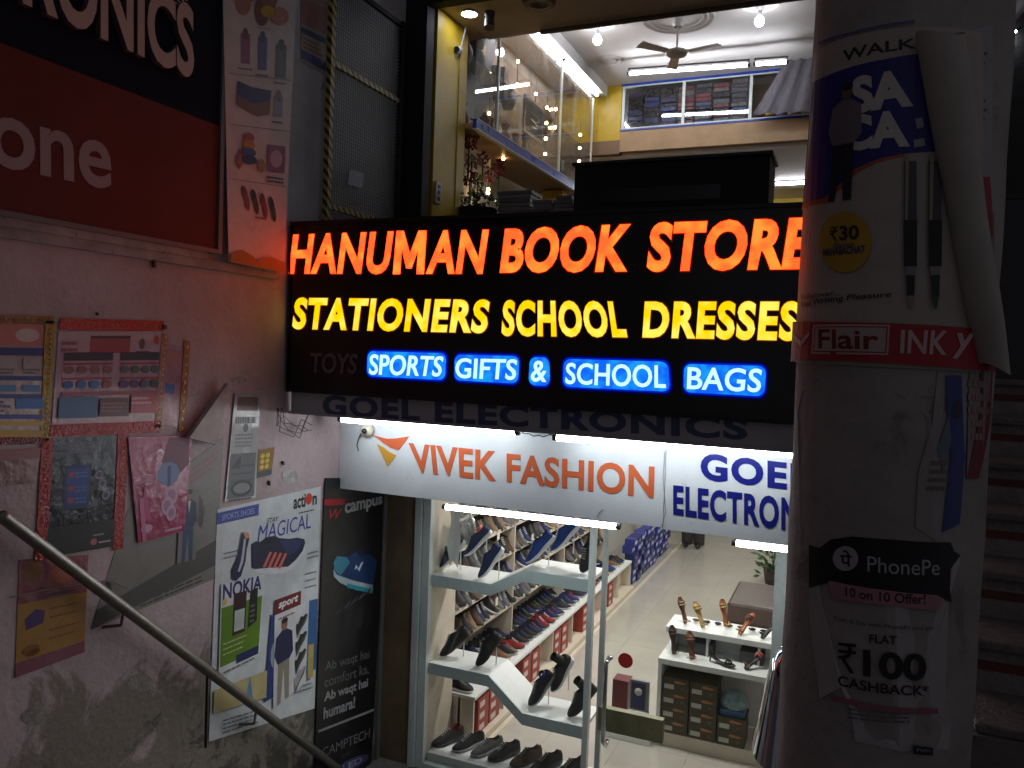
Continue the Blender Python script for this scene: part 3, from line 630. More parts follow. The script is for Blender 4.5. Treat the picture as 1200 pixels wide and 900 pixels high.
s.rect(.48, .48, .98, .484, (150, 150, 150)); s.poly([(.46, .10), (.5, .48), (.62, .50), (.60, .40), (.62, .12)], (35, 60, 125)); s.ell(.55, .3, .04, .06, (160, 170, 190)); s.rect(.86, .18, .99, .50, (45, 95, 150)); s.rect(.9, .15, .96, .3, (190, 165, 90))
s.poly([(.02, .12), (.02, .22), (.48, .24), (.48, .12)], (195, 180, 130)); s.poly([(.28, .12), (.32, .24), (.36, .12)], (90, 140, 175))
s.lines(.1, .02, .45, .09, 4, (85, 90, 100), .3, .3); s.lines(.75, .10, .96, .16, 3, (80, 90, 120), .2, .3)
s.build('poster', 'large white sports shoe poster reading MAGICAL left of the black banner', 'poster', (212, 218, 222))
s = wallsheet([(254, 791), (302, 768), (308.5, 672), (257, 685)], lift=.014)
s.text('NOKIA', .04, .82, .93, 1.0, (35, 40, 110), .03); s.rect(.02, .08, .96, .74, (95, 135, 25))
s.rect(.28, .38, .58, .86, (50, 15, 25)); s.rect(.32, .42, .55, .66, (200, 205, 205)); s.poly([(.64, .40), (.66, .84), (.84, .86), (.86, .46)], (18, 14, 20)); s.lines(.68, .46, .82, .7, 4, (110, 110, 115))
for y in (.2, .26, .32): s.lines(.08, y, .66, y+.03, 1, (200, 210, 150), .2)
s.rect(.4, .04, .95, .14, (30, 32, 90)); s.lines(.1, .0, .9, .03, 1, (90, 90, 95)); s.ell(.08, .8, .05, .04, (225, 190, 120))
s.build('poster', 'small green and white NOKIA phone poster pasted over the shoe poster', 'poster', (222, 224, 226))
s = wallsheet([(318, 830), (356, 800), (361, 688), (320, 703)], lift=.014)
s.rect(.0, .86, .74, 1.0, (110, 20, 30)); s.text('sport', .1, .885, .66, .975, (235, 235, 235), .04, .2); s.lines(.1, .80, .6, .83, 1, (120, 60, 60), .1)
s.man(.28, .0, .80, .55, (28, 30, 75), (150, 140, 125))
for i, y in enumerate((.68, .5, .32, .14)): s.shoe(.78, y, .34, .16, (35, 38, 42) if i < 3 else (170, 168, 165), (90, 90, 92), rot=.5)
s.build('poster', 'small white shoe poster with a man in a navy polo shirt', 'poster', (215, 217, 222))
# black CAMPUS banner
s = wallsheet([(366, 925), (433, 880), (451, 560), (379, 560)], lift=.012, th=.004); s.c = [onX(u, v, XW) for u, v in ((365, 935), (433, 902), (451, 560), (379, 560))]
s.poly([(.05, .885), (.02, .93), (.3, .945), (.6, .935), (.62, .915), (.3, .925)], (150, 30, 45)) if 0 else None
s.rect(.0, .915, .32, .935, (165, 30, 50)); s.text('W', .08, .872, .27, .902, (190, 40, 50), .0, .3); s.ptext('campus', [(402, 607), (446, 594), (446, 581), (402, 590)], (200, 205, 210), .03)
Z = lambda x, y: (340+x/2.65, 560+y/2.65)
s.ppoly([Z(*p) for p in ((128, 282), (140, 300), (190, 318), (252, 332), (250, 352), (200, 348), (150, 325), (130, 305))], (170, 188, 198))
s.ppoly([Z(*p) for p in ((132, 286), (128, 262), (140, 240), (175, 244), (200, 226), (236, 212), (242, 240), (264, 256), (256, 300), (252, 330), (200, 320), (150, 304))], (26, 58, 105))
s.ppoly([Z(*p) for p in ((132, 286), (129, 262), (140, 242), (170, 246), (180, 262), (160, 290), (150, 302))], (62, 138, 165)); s.ppoly([Z(*p) for p in ((200, 228), (234, 214), (240, 234), (212, 246))], (14, 30, 62))
s.ppoly([Z(*p) for p in ((194, 284), (199, 268), (206, 280), (214, 264), (222, 258), (208, 290), (202, 278))], (205, 215, 225)); s.ppoly([Z(*p) for p in ((170, 326), (250, 345), (248, 358), (172, 340))], (40, 150, 165))
for i in range(8): s.poly([(.3+i*.06, .48+.015*(i % 3)), (.36+i*.06, .63-.01*i), (.44+i*.055, .60-.01*i), (.42+i*.06, .50)], (26+6*(i % 3), 26+6*(i % 3), 30+6*(i % 3)))
for i in range(5): s.poly([(.2+i*.12, .56+.012*i), (.36+i*.12, .60+.01*i), (.3+i*.12, .575+.01*i)], (75, 75, 80))
tx = ((120, 125, 130))
for i, t_ in enumerate(('Ab waqt hai', 'comfort ka,', 'Ab waqt hai', 'humara!')):
    y = .385-i*.048; s.text(t_, .1, y, .84 if i < 3 else .62, y+.038, tx if i < 2 else (175, 178, 182), .0 if i < 2 else .03)
s.rect(.03, .205, .98, .213, (170, 170, 175)); s.text('CAMPTECH', .1, .12, .92, .15, (140, 142, 148), .0); s.text('WITH', .42, .09, .56, .1, (90, 92, 96)); s.ell(.62, .055, .3, .02, (70, 70, 120)); s.text('LED', .45, .045, .8, .065, (160, 165, 190), .02)
s.build('banner', 'tall black CAMPUS shoe banner with a blue running shoe at the window corner', 'banner', mat('black_flex', (.012, .012, .014), .35, var=.2))
# small marks on the wall
for (u, v, du, dv) in ((178, 305, 3, 8), (330, 540, 2, 4), (314, 563, 1.5, 5), (112, 366, 2, 3), (190, 380, 4, 5)):
    q = [onX(u+a, v+c, XW+.004) for a, c in ((0, dv), (du, dv+1), (du, 1), (0, 0))]; b = MB(); q += [p+Vector((.012, 0, 0)) for p in q]; b.hexa([q[0], q[1], q[3], q[2], q[4], q[5], q[7], q[6]], M_cap)
    b.build('wall_clip', label='small black clip on the side wall '+{178: 'under the ledge', 330: 'right of the yellow sticker', 314: 'below the yellow sticker', 112: 'above the pink price chart', 190: 'right of the pink price chart'}[u], cat='clip')
# ================================================================ handrail
xr = XW+.10
a0 = onX(-30, 582, xr); a1 = onX(4, 606, xr); a2 = onX(395, 900, xr); a3 = a2+(a2-a1)*.18
hr = thing('handrail', onX(200, 760, xr), 'sloping brushed steel handrail descending along the side wall', 'handrail')
MB().tube([a1, a1.lerp(a2, .5), a2, a3], .029, M_steel, 16).build('rail_pipe', hr)
MB().sphere(a1, .030, M_steel).build('end_cap', hr)
for u, v in ((145, 722), (300, 840)):
    p = onX(u, v-6, xr); b = MB().tube([p, p+Vector((0, -.015, -.07)), Vector((XW+.002, p.y-.04, p.z-.09))], .009, M_steel, 8); b.build('bracket', hr)
p = onX(243, 786, xr); MB().tube([p, p+Vector((0, 0, -.46))], .008, M_black, 8).build('post', hr)
# ================================================================ round pillar with posters
M_pil = mat('pillar_paint', (.34, .31, .29), .8, bump=.5, bscale=25, var=.25, vscale=4, stain=[((.22, .19, .18), .58, 5, None)])
pil = thing('round_pillar', (PC.x, PC.y, -1.6), 'thick round pillar in the foreground plastered with torn posters', 'pillar')
prof = [(PR+.0015*math.sin(i*1.7), -1.6+i*.1) for i in range(50)]
MB().lathe(prof, (PC.x, PC.y, 0), M_pil, 64).build('shaft', pil)
def pang(q): # four (angle,z) corners
    def fn(a, b_, h):
        A = (q[0][0]*(1-a)+q[1][0]*a)*(1-b_)+(q[3][0]*(1-a)+q[2][0]*a)*b_
        Z = (q[0][1]*(1-a)+q[1][1]*a)*(1-b_)+(q[3][1]*(1-a)+q[2][1]*a)*b_
        return Vector((PC.x+(PR+.002+h)*math.sin(A), PC.y-(PR+.002+h)*math.cos(A), Z))
    return fn
def pills(px, lift=.0, th=.0015):
    q = [onP(u, v) for u, v in px]; s = Sheet(None, fn=pang(q), lift=lift, th=th); s.q = q; return s
PG = (172, 162, 153)
s = pills([(931, 424), (1146, 436), (1150, 40), (957, 62)], lift=.003)
LT = (200, 195, 190)
s.ppoly([(962, 50), (1000, 38), (1040, 29), (1072, 25), (1072, 27.5), (1040, 32), (1000, 41), (962, 53)], (85, 85, 130))
s.ptext('WALK', [(990, 74), (1074, 58), (1074, 46), (990, 60)], (25, 22, 22), .02)
s.ppoly([(956, 97), (975, 88), (1000, 79), (1040, 70), (1078, 64), (1100, 62), (1110, 178), (1085, 179), (1060, 181), (1030, 187), (1003, 199), (986, 217), (968, 233), (944, 241)], (30, 32, 118))
s.ppoly([(944, 241), (968, 233), (986, 217), (1003, 199), (1030, 187), (1060, 181), (1060, 184), (1030, 191), (1006, 203), (988, 222), (970, 238), (943, 247)], (170, 80, 45))
s.ptext('SA', [(1000, 136), (1070, 126), (1064, 82), (1000, 92)], LT, .05); s.ptext('CA', [(990, 180), (1066, 173), (1062, 130), (990, 138)], LT, .05)
s.ppoly([(1072, 140), (1080, 139), (1082, 150), (1074, 152)], (150, 150, 155)); s.ppoly([(1070, 165), (1082, 163), (1083, 172), (1071, 174)], (150, 150, 155))
a0_, b0_ = s.at(985, 236); a1_, b1_ = s.at(985, 100); s.man(a0_, b0_, b1_, s.at(1003, 170)[0]-s.at(968, 170)[0], (118, 110, 116), (30, 28, 40), (110, 80, 66))
s.pell(993, 284, 30, 36, (188, 148, 38)); s.rupee([(976, 283), (985, 282.5), (985, 266), (976, 266.5)], (40, 34, 40)); s.ptext('30', [(987, 282.5), (1009, 281), (1009, 264), (987, 265.5)], (40, 34, 40), .03); s.ptext('discount', [(980, 291), (1004, 289), (1004, 283), (980, 285)], (70, 80, 110), .01); s.ptext('MAHABACHAT', [(969, 301), (1016, 297), (1016, 288), (969, 292)], (35, 50, 110), .03)
s.ptext('Rediscover...', [(944, 352), (988, 346), (988, 341), (944, 345)], (50, 46, 46), .01, .1); s.ptext('Real Writing Pleasure', [(944, 363), (1045, 350), (1045, 342), (944, 354)], (40, 36, 38), .02, .15)
for x, c_ in ((1066, (22, 22, 24)), (1093, (28, 40, 30))):
    s.ppoly([(x-7, 190), (x+7, 190), (x+7, 262), (x-7, 262)], (70, 68, 72)); s.ppoly([(x-5, 182), (x-1, 182), (x-3, 260), (x-6, 260)], (150, 140, 120)); s.ppoly([(x-7.5, 259), (x+7.5, 259), (x+7, 313), (x-7, 313)], (13, 13, 15))
    s.ppoly([(x-6, 313), (x+6, 313), (x+5, 323), (x-5, 323)], (130, 128, 126)); s.ppoly([(x-5, 323), (x+5, 323), (x+4, 347), (x-4, 347)], c_); s.ppoly([(x-4, 347), (x+4, 347), (x+1, 363), (x-1, 363)], (45, 75, 50) if x > 1080 else (130, 128, 126))
s.ppoly([(927, 377), (980, 378), (1040, 379), (1100, 382), (1158, 388), (1158, 436), (1100, 430), (1040, 425), (980, 422), (927, 424)], (165, 24, 34))
s.ppoly([(959, 381), (1043, 381), (1041, 416), (957, 415)], (190, 172, 168)); s.ppoly([(961, 383), (1041, 383), (1039, 414), (959, 413)], (165, 24, 34)); s.ppoly([(962, 384.5), (1039.5, 384.5), (1037.5, 412.5), (960.5, 411.5)], (182, 162, 158)); s.ptext('Flair', [(965, 409), (1031, 410), (1031, 387), (965, 386)], (120, 20, 28), .02)
s.ptext('INK', [(1054, 414), (1104, 416), (1106, 388), (1054, 387)], (205, 170, 170), .02, .05); s.ptext('y', [(1110, 420), (1133, 421), (1135, 391), (1110, 390)], (205, 170, 170), .02, .2)
for sx in (-1, 1): s.ppoly([(946, 407), (946+sx*9, 394), (946+sx*10, 389), (946+sx*3, 396), (946, 400)], (200, 165, 165))
s.build('poster', 'pen advertisement poster with red band and blue SALE heading wrapped round the pillar', 'poster', PG)
# loose curled flap
b = MB(); N = 16; K = 14; vs = []; fs = []
for i in range(N+1):
    t_ = i/N; va = 50+(432-50)*t_; ua = 1097+(1117-1097)*min(1, t_*2.5)+(1150-1117)*max(0, t_-.4)/.6
    an, z = onP(ua, va); r_ = (.054-.016*t_)*(1+.05*math.sin(t_*9))
    cx = PC.x+(PR+r_*.7)*math.sin(an); cy = PC.y-(PR+r_*.7)*math.cos(an)
    for k in range(K+1):
        a = an+math.radians(-150+ 300*k/K); r2 = r_*(1-.25*k/K); vs.append((cx+r2*math.sin(a), cy-r2*.8*math.cos(a), z+.012*math.sin(k*.6)))
for i in range(N):
    for k in range(K): a = i*(K+1)+k; fs.append((a, a+1, a+K+2, a+K+1))
b.add(vs, fs, mat('paper_back', (.40, .37, .33), .75, var=.15, vscale=8), True)
b.build('curled_poster_flap', label='white backed strip of the pen poster curling away from the pillar', cat='paper')
s = pills([(1112, 250), (1160, 252), (1162, 30), (1112, 42)])
for i in range(9): s.lines(.1, .5+i*.05, .9, .53+i*.05, 1, (80, 85, 120), .4)
s.poly([(.1, .36), (.1, .46), (.3, .45), (.38, .4), (.25, .36)], (30, 60, 140)); s.lines(.1, .05, .7, .3, 4, (140, 110, 90)); s.poly([(.62, 0), (.45, .14), (.6, .2), (.9, .2), (1, .0)], (150, 25, 30))
s.build('poster', 'blue printed torn poster on the right side of the pillar behind the curl', 'poster', (150, 150, 160))
s = pills([(1126, 560), (1158, 560), (1164, 250), (1130, 250)]); s.poly([(.1, .0), (.5, .3), (.3, .6), (.2, 1), (.9, 1), (1, .5), (.8, .2), (.4, .0)], (120, 18, 24)); s.ell(.35, .55, .25, .05, (165, 150, 150)); s.lines(.1, .15, .8, .4, 5, (150, 120, 120))
s.build('poster', 'red and white peeling paper strip down the right edge of the pillar', 'poster', (140, 125, 122), edge=[(.1, 0), (.5, .02), (.9, .3), (1, 1), (0, 1), (.15, .5)])
s = pills([(1062, 632), (1128, 632), (1132, 436), (1096, 436)])
s.poly([(.55, .05), (.62, .5), (.3, .98), (.8, .98), (.98, .5), (.9, .1)], (50, 65, 130)); s.poly([(.3, .55), (.5, .75), (.6, .6), (.5, .4)], (110, 115, 135)); s.ell(.7, .78, .14, .06, (40, 45, 75)); s.lines(.2, .3, .6, .5, 4, (120, 110, 100))
s.build('poster', 'torn blue and white scrap of poster under the red band on the pillar', 'poster', (150, 146, 142), edge=[(.1, .08), (.45, 0), (.95, .18), (1, .6), (.98, 1), (.05, 1), (.12, .7), (.0, .4)])
s = pills([(940, 640), (1098, 640), (1106, 432), (936, 432)], lift=0, th=.001)
s.build('paper_patch', 'plain grey pasted paper with rounded top between the two pillar posters', 'paper', (150, 146, 146), edge=[(0, 0), (1, 0), (1, .55), (.92, .72), (.75, .86), (.5, .95), (.25, .94), (.08, .86), (0, .74)])
s = pills([(958, 868), (1112, 876), (1116, 632), (950, 634)], lift=.002)
s.ppoly([(950, 638), (962, 642), (975, 632), (1000, 628), (1050, 632), (1112, 635), (1116, 645), (1123, 650), (1112, 666), (1111, 690), (1113, 705), (1100, 700), (1040, 694), (970, 682), (950, 689)], (15, 15, 24))
s.pell(992, 654, 14.5, 14.5, (168, 166, 170)); s.ptext('\u092a\u0947', [(986, 663), (999, 664), (999, 645), (986, 644)], (20, 20, 30), .02); s.ptext('PhonePe', [(1017, 669), (1099, 673), (1099, 655), (1017, 651)], (176, 174, 180), .0)
s.ppoly([(972, 682), (978, 701), (1040, 708), (1098, 714), (1104, 701), (1095, 696), (1040, 691), (975, 680)], (172, 122, 132)); s.ptext('10 on 10 Offer!', [(992, 698), (1083, 707), (1083, 695), (992, 687)], (60, 30, 45), .02)
s.ptext('Cash & Pay with PhonePe and get', [(979, 727), (1092, 738), (1092, 732), (979, 721)], (70, 66, 68)); s.ptext('FLAT', [(1019, 752), (1050, 754), (1050, 744), (1019, 742)], (40, 38, 40), .02)
s.rupee([(984, 786), (1004, 788), (1004, 754), (984, 752)], (34, 32, 36)); s.ptext('100', [(1012, 791), (1083, 796), (1083, 764), (1012, 759)], (34, 32, 36), .03); s.ptext('CASHBACK*', [(984, 802), (1086, 813), (1086, 801), (984, 789)], (36, 34, 38), .02)
s.ppoly([(975, 812), (1096, 828), (1096, 834), (975, 818)], (150, 95, 105)); s.lines(.26, .16, .74, .22, 3, (110, 106, 108), .2, .4); s.ppoly([(1068, 871), (1090, 874), (1090, 883), (1068, 881)], (30, 28, 40)); s.ptext('yum', [(1071, 879), (1087, 881), (1087, 876), (1071, 874)], (150, 148, 160))
s.build('poster', 'white payment cashback poster with torn black header low on the pillar', 'poster', (172, 168, 168), edge=[(.05, .22), (.22, .30), (.28, .2), (.3, .05), (.6, .02), (.98, .0), (1, .12), (.94, .22), (.96, .7), (1.0, .8), (1.06, .9), (.98, .97), (.6, .985), (.34, .985), (.2, .96), (.0, .94), (-.02, .6)])
# ================================================================ stairs to the right of the pillar
MS1 = mat('stair_stone', (.24, .22, .205), .8, bump=.7, bscale=40, var=.4, vscale=8); MS2 = mat('stair_red', (.13, .035, .032), .7, var=.4, vscale=14); MS3 = mat('stair_dark', (.05, .045, .045), .8, var=.5, vscale=30); MS4 = mat('stair_light', (.20, .18, .17), .7, var=.4, vscale=40)
st = thing('staircase', (1.0, 2.65, -1.6), 'dark stone stairs with worn red painted risers right of the pillar', 'stairs')
for i in range(8):
    y = 2.66+i*.27; z = -1.02+i*.165
    b = MB(); b.box(.38, 2.2, y, y+.9, z-.165, z-.03, MS1); b.build('step', st)
    MB().box(.375, 2.2, y-.025, y+.28, z-.029, z, mat('tread_stone', (.15, .14, .13), .75, bump=.7, bscale=60, var=.4, vscale=30)).build('tread', st, bevel=.006)
    if 0 < i:
        MB().box(.40, 2.19, y-.003, y-.001, z-.10, z-.07, MS2).build('painted_band', st)
        b = MB(); x = .42
        while x < 2.0:
            wd = random.uniform(.02, .05); b.box(x, x+wd, y-.003, y-.001, z-.062, z-.038, MS4); x += wd+random.uniform(.008, .02)
        b.build('worn_marks', st)
struct('stair_base', .38, 2.3, 2.70, 4.6, -1.6, -1.186, MS3)
# dark bushes / awning upper right, a lit ceiling sliver beyond
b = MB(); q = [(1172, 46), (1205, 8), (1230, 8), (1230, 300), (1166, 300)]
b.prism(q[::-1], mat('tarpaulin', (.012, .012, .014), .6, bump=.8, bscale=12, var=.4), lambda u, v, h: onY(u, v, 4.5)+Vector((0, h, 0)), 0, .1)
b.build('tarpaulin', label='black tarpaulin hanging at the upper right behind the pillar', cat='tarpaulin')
a = onY(1150, 60, 4.58); c = onY(1215, -40, 4.58)
bx('lit_awning_panel', a.x, c.x, 4.55, 4.60, a.z, c.z, mat('awning_white', (.5, .5, .5), .6), label='pale panel glimpsed above the black tarpaulin at the top right corner', cat='panel')
p = onY(1182, 42, 4.45); tube_light(p+Vector((-.02, 0, -.02)), p+Vector((.03, 0, .02)), 'tiny glowing lamp tip between the pillar and the black tarpaulin', r=.006, m=M_tubein, batten=None)
# mirror housing of a parked motorcycle peeping out behind the pillar
gp = mat('gloss_black', (.006, .006, .007), .10, coat=.8); chrome = mat('chrome', (.75, .76, .8), .08, metal=1)
yy = 2.78; pb0 = onY(914, 868, yy); pt0 = onY(922, 764, yy); mm = thing('motorcycle_mirror', pb0, 'tall glossy mirror housing of a parked motorcycle poking out left of the pillar', 'mirror')
ax = (pt0-pb0); b = MB()
prof = [(-.32, .03), (-.30, .052), (-.22, .072), (-.12, .084), (-.03, .090), (0, .0885)]
b.tube([pb0+ax*h for h, r_ in prof], [r_ for h, r_ in prof], mat('rubber_grip', (.02, .02, .022), .45), 28); b.build('lower_cover', mm)
prof = [(0.005, .086), (.05, .084), (.3, .073), (.6, .061), (.85, .050), (.95, .042), (1.0, .026), (1.02, .006)]
b = MB(); n = 40; vs = []; fs = []
for h, r_ in prof:
    c = pb0+ax*h
    for k in range(n): a = 6.28318*k/n; vs.append(c+Vector((r_*math.copysign(abs(math.cos(a))**.8, math.cos(a)), 2.6*r_*math.sin(a), 0)))
for i in range(len(prof)-1):
    for k in range(n): fs.append((i*n+k, i*n+(k+1) % n, (i+1)*n+(k+1) % n, (i+1)*n+k))
b.add(vs, fs, mat('dark_chrome', (.42, .43, .46), .07, metal=1), True); b.build('housing', mm)
MB().tube([pb0-ax*.30, pb0-ax*.30+Vector((.06, .02, -.12)), pb0+Vector((.12, .05, -.6))], .012, gp, 8).build('stem', mm)

# paper scraps and paste remains on the side wall
scr = [(205, 480, 10, 8, (150, 140, 134), 'pale torn scrap left of the broken board'), (280, 445, 9, 5, (150, 146, 140), 'white scrap above the plastic notices'), (340, 560, 12, 9, (168, 170, 166), 'white scrap right of the yellow sticker'), (232, 600, 8, 22, (120, 116, 110), 'long grey scrap beside the shoe poster'), (120, 690, 14, 8, (118, 110, 106), 'grey scrap below the red tape'), (165, 800, 18, 10, (126, 120, 112), 'pale scrap low on the wall under the handrail'), (40, 840, 16, 12, (120, 110, 102), 'brownish scrap at the lower left corner')]
for u, v, a, c, rgb, lb in scr:
    pts = []; n = 11
    for k in range(n): q = 6.2832*k/n; f = random.uniform(.75, 1.1); pts.append(onX(u+a*f*math.cos(q), v-c*f*math.sin(q), XW+.0025))
    b = MB(); vs = pts+[p-Vector((.0015, 0, 0)) for p in pts]; b.add(vs, [tuple(range(n))]+[(i, (i+1) % n, n+(i+1) % n, n+i) for i in range(n)], mat('scrap_%d' % rgb[0], srgb(tuple(int(110+(k-110)*.5+k*.28) for k in rgb)), .85, var=.45, vscale=25, bump=.5, bscale=60)); b.build('paper_scrap', label=lb, cat='paper scrap')
# loose cables
def cable(pts, r, lb, m=None): MB().tube(pts, r, m or M_cap, 6).build('cable', label=lb, cat='cable')
def sag(a, c, d, n=12): return [a.lerp(c, i/n)-Vector((0, 0, d*4*(i/n)*(1-i/n)))+Vector((0, 0, .006*math.sin(i*2.1))) for i in range(n+1)]
cable(sag(onY(606, 503, YF-.08), onY(652, 508, YF-.08), .03), .004, 'short black cable sagging between the two upper tube lights')
cable(sag(onY(401, 487, YF-.03), onY(610, 500, YF-.03), .012), .0035, 'thin cable running behind the left upper tube light')
cable([onY(778, 626, YF-.01), onY(776, 616, YF-.012), onY(780, 600, YF-.012), onY(777, 560, YF-.012), onY(779, 530, YF-.01)], .0022, 'thin wire along the seam between the two fascia panels', mat('grey_wire', (.2, .2, .2), .6))
cable([onY(700, 606, YF-.006), onY(703, 600, YF-.006), onY(707, 597, YF-.006)], .002, 'tiny wire end poking from the fascia above the lower tube light')
cable([onX(12, 700, XW+.02), onX(60, 690, XW+.02), onX(130, 680, XW+.02), onX(150, 690, XW+.03)], .0035, 'thin grey cable on the wall behind the handrail', mat('grey_wire', (.2, .2, .2), .6))
# ================================================================ shoe shop front
xl = onY(505, 600, YG).x; xr_ = onY(695, 650, YG).x; xd0 = onY(711, 650, YG).x; xd1 = onY(906, 700, YG).x
xa, xb_ = XW+.001, onY(465, 700, YG).x
bx('shutter_channel', XW+.001, XW+.025, YG-.05, YG-.001, ZF, zf0+.02, mat('grey_metal', (.20, .21, .21), .5, metal=.5, var=.2), label='grey metal shutter channel between black banner and brown wooden strip', cat='shutter channel')
M_brown = mat('brown_wood', (.17, .12, .07), .5, var=.3, vscale=6, bump=.2)
bx('door_post', XW+.002, onY(484, 700, YG).x, YG, YG+.1, ZF, zf0+.02, M_brown, bevel=.003, label='dark brown wooden post left of the shop window frame', cat='post')
wf = thing('window_frame', ((xl+xr_)/2, YG, ZF), 'grey green aluminium frame with clear glass of the shoe display window', 'window')
xq = onY(484.5, 700, YG).x
b = MB(); b.box(xq, xq+(xl-xq)*.45, YG-.02, YG+.06, ZF, zf0+.02, M_alu); b.box(xq+(xl-xq)*.5, xl, YG, YG+.06, ZF, zf0+.02, M_alu); b.build('frame_post', wf, bevel=.003)
MB().box(xr_-.028, xr_+.014, YG-.01, YG+.05, ZF, zf0+.02, M_alu).build('frame_post', wf, bevel=.003)
MB().box(xl+.001, xr_-.03, YG, YG+.05, ZF, ZF+.05, M_alu).build('frame_sill', wf, bevel=.003)
MG = glass('window_glass', (.96, .98, .97), .01)
MB().box(xl+.001, xr_-.03, YG+.02, YG+.026, ZF+.051, zf0+.018, MG).build('pane', wf)
# glass door
dr = thing('glass_door', ((xd0+xd1)/2, YG, ZF), 'frameless glass entrance door of the shoe shop with long steel handle', 'door')
MB().box(xd0-.03, xd0+.006, YG+.0, YG+.035, ZF+.01, zf0+.016, mat('door_edge', (.55, .62, .58), .3, metal=.3)).build('edge_strip', dr)
MB().box(xd0+.007, xd1, YG+.012, YG+.022, ZF+.01, zf0+.016, glass('door_glass', (.94, .97, .95), .02)).build('pane', dr)
q0 = onY(701, 828, YG-.01); q1 = onY(776, 872, YG-.01)
MB().box(q0.x, q1.x, YG-.012, YG+.045, q1.z+.0, q1.z+.17, mat('olive_patch', (.20, .19, .10), .4, metal=.2, var=.3)).build('lock_plate', dr, bevel=.003)
h0 = onY(713, 770, YG-.07); h1 = onY(712, 878, YG-.07)
xh = h0.x; MB().tube([(xh+.0, YG+.0, h0.z-.03), (xh, YG-.05, h0.z-.01), (xh-.012, YG-.08, h0.z-.05), (xh-.012, YG-.08, h1.z+.05), (xh, YG-.05, h1.z+.01), (xh, YG, h1.z+.03)], .016, mat('chrome', (.75, .76, .8), .08, metal=1), 12).build('handle', dr)
b = MB(); c = onY(733, 774, YG+.009); b.lathe([(.0005, -.001), (.055, -.001), (.055, .0)], (c.x, c.y, c.z), mat('red_sticker', (.42, .03, .03), .4), 24, 'y', False); b.build('round_sticker', dr)
bx('door_jamb', xd1+.004, xd1+.075, YG-.02, YG+.06, ZF, zf0+.02, M_alu, bevel=.003, label='pale green aluminium jamb at the right of the glass door', cat='door frame')
# ================================================================ shoes
def shoe_geo():
    sole, up, lace, lin = [], [], [], []
    T = [0, .03, .08, .15, .22, .30, .38, .46, .54, .62, .70, .78, .86, .92, .97, 1.0]; Ln = .28
    def ip(tb, t):
        for (a, x), (b, y) in zip(tb, tb[1:]):
            if t <= b: return x+(y-x)*(t-a)/(b-a)
        return tb[-1][1]
    W = [(0, .012), (.03, .026), (.08, .034), (.2, .037), (.4, .034), (.6, .044), (.75, .048), (.88, .041), (.95, .028), (1, .010)]
    ZB = [(0, .008), (.06, 0), (.7, 0), (.85, .006), (1, .022)]
    ZS = [(0, .036), (.3, .032), (.6, .024), (.85, .026), (1, .034)]
    H = [(0, .07), (.04, .095), (.12, .092), (.25, .082), (.38, .098), (.46, .108), (.6, .082), (.75, .062), (.88, .052), (.96, .044), (1, .036)]
    vs = []; fs = []
    for t in T:
        w_, zb_, zs_ = ip(W, t), ip(ZB, t), ip(ZS, t)
        for y, z in ((-w_*.86, zb_), (-w_*1.05, (zb_+zs_)/2), (-w_*1.0, zs_), (w_, zs_), (w_*1.05, (zb_+zs_)/2), (w_*.86, zb_)): vs.append((t*Ln, y, z))
    for i in range(len(T)-1):
        for k in range(6): fs.append((i*6+k, (i+1)*6+k, (i+1)*6+(k+1) % 6, i*6+(k+1) % 6))
    fs += [tuple(range(6)), tuple(range((len(T)-1)*6, len(T)*6))[::-1]]
    sole = (vs, fs)
    vs = []; fs = []; lf = []; K = 11
    for i, t in enumerate(T):
        w_, zs_, h = ip(W, t)*.97, ip(ZS, t)-.002, ip(H, t)
        op = .05 < t < .42
        for k in range(K):
            a = math.pi*k/(K-1); y = -w_*math.copysign(abs(math.cos(a))**.75, math.cos(a)); z = zs_+(h-zs_)*(math.sin(a)**.62)
            if t > .1: y *= 1-.25*math.sin(a)
            if op and 3 <= k <= 7:
                if k in (4, 5, 6): z = zs_+.015
                else: z = h*.98
            vs.append((t*Ln, y, z))
    for i in range(len(T)-1):
        for k in range(K-1):
            f = (i*K+k, (i+1)*K+k, (i+1)*K+k+1, i*K+k+1)
            if .05 < T[i] < .42 and 3 <= k <= 6 and T[i+1] < .47: lf.append(f)
            else: fs.append(f)
    fs += [tuple(range(K))]
    upper = (vs, fs); lining = (vs, lf)
    b = MB()
    for i in range(5):
        t = .47+i*.052; w_ = .019-.001*i; h = ip(H, t)+.001; sl = -.12
        b.box(t*Ln, t*Ln+.006, -w_, w_, h-.006, h+.003, None)
    return sole, upper, lining, (b.v, b.f)
SOLE, UPPER, LINING, LACES = shoe_geo()
def shoe_mesh(name, um, sm, lm):
    b = MB(); b.add(*SOLE, sm, True); b.add(*UPPER, um, True); b.add(*LINING, M_lin, False); b.add(*LACES, lm)
    return b.mesh(name)
M_lin = mat('shoe_lining', (.02, .02, .022), .9)
def fab(n, c): return mat('knit_'+n, c, .75, bump=.6, bscale=300, var=.25, vscale=60)
SM = {n: fab(n, c) for n, c in dict(black=(.012, .012, .014), navy=(.012, .022, .10), blue=(.012, .05, .25), grey=(.11, .11, .115), brown=(.09, .045, .025), tan=(.22, .13, .07), red=(.28, .02, .02), white=(.55, .55, .55), green=(.12, .22, .04), khaki=(.14, .125, .09)).items()}
RS = {n: mat('rubber_'+n, c, .5, var=.1) for n, c in dict(white=(.72, .72, .72), black=(.02, .02, .02), grey=(.3, .3, .3), cream=(.5, .45, .36)).items()}
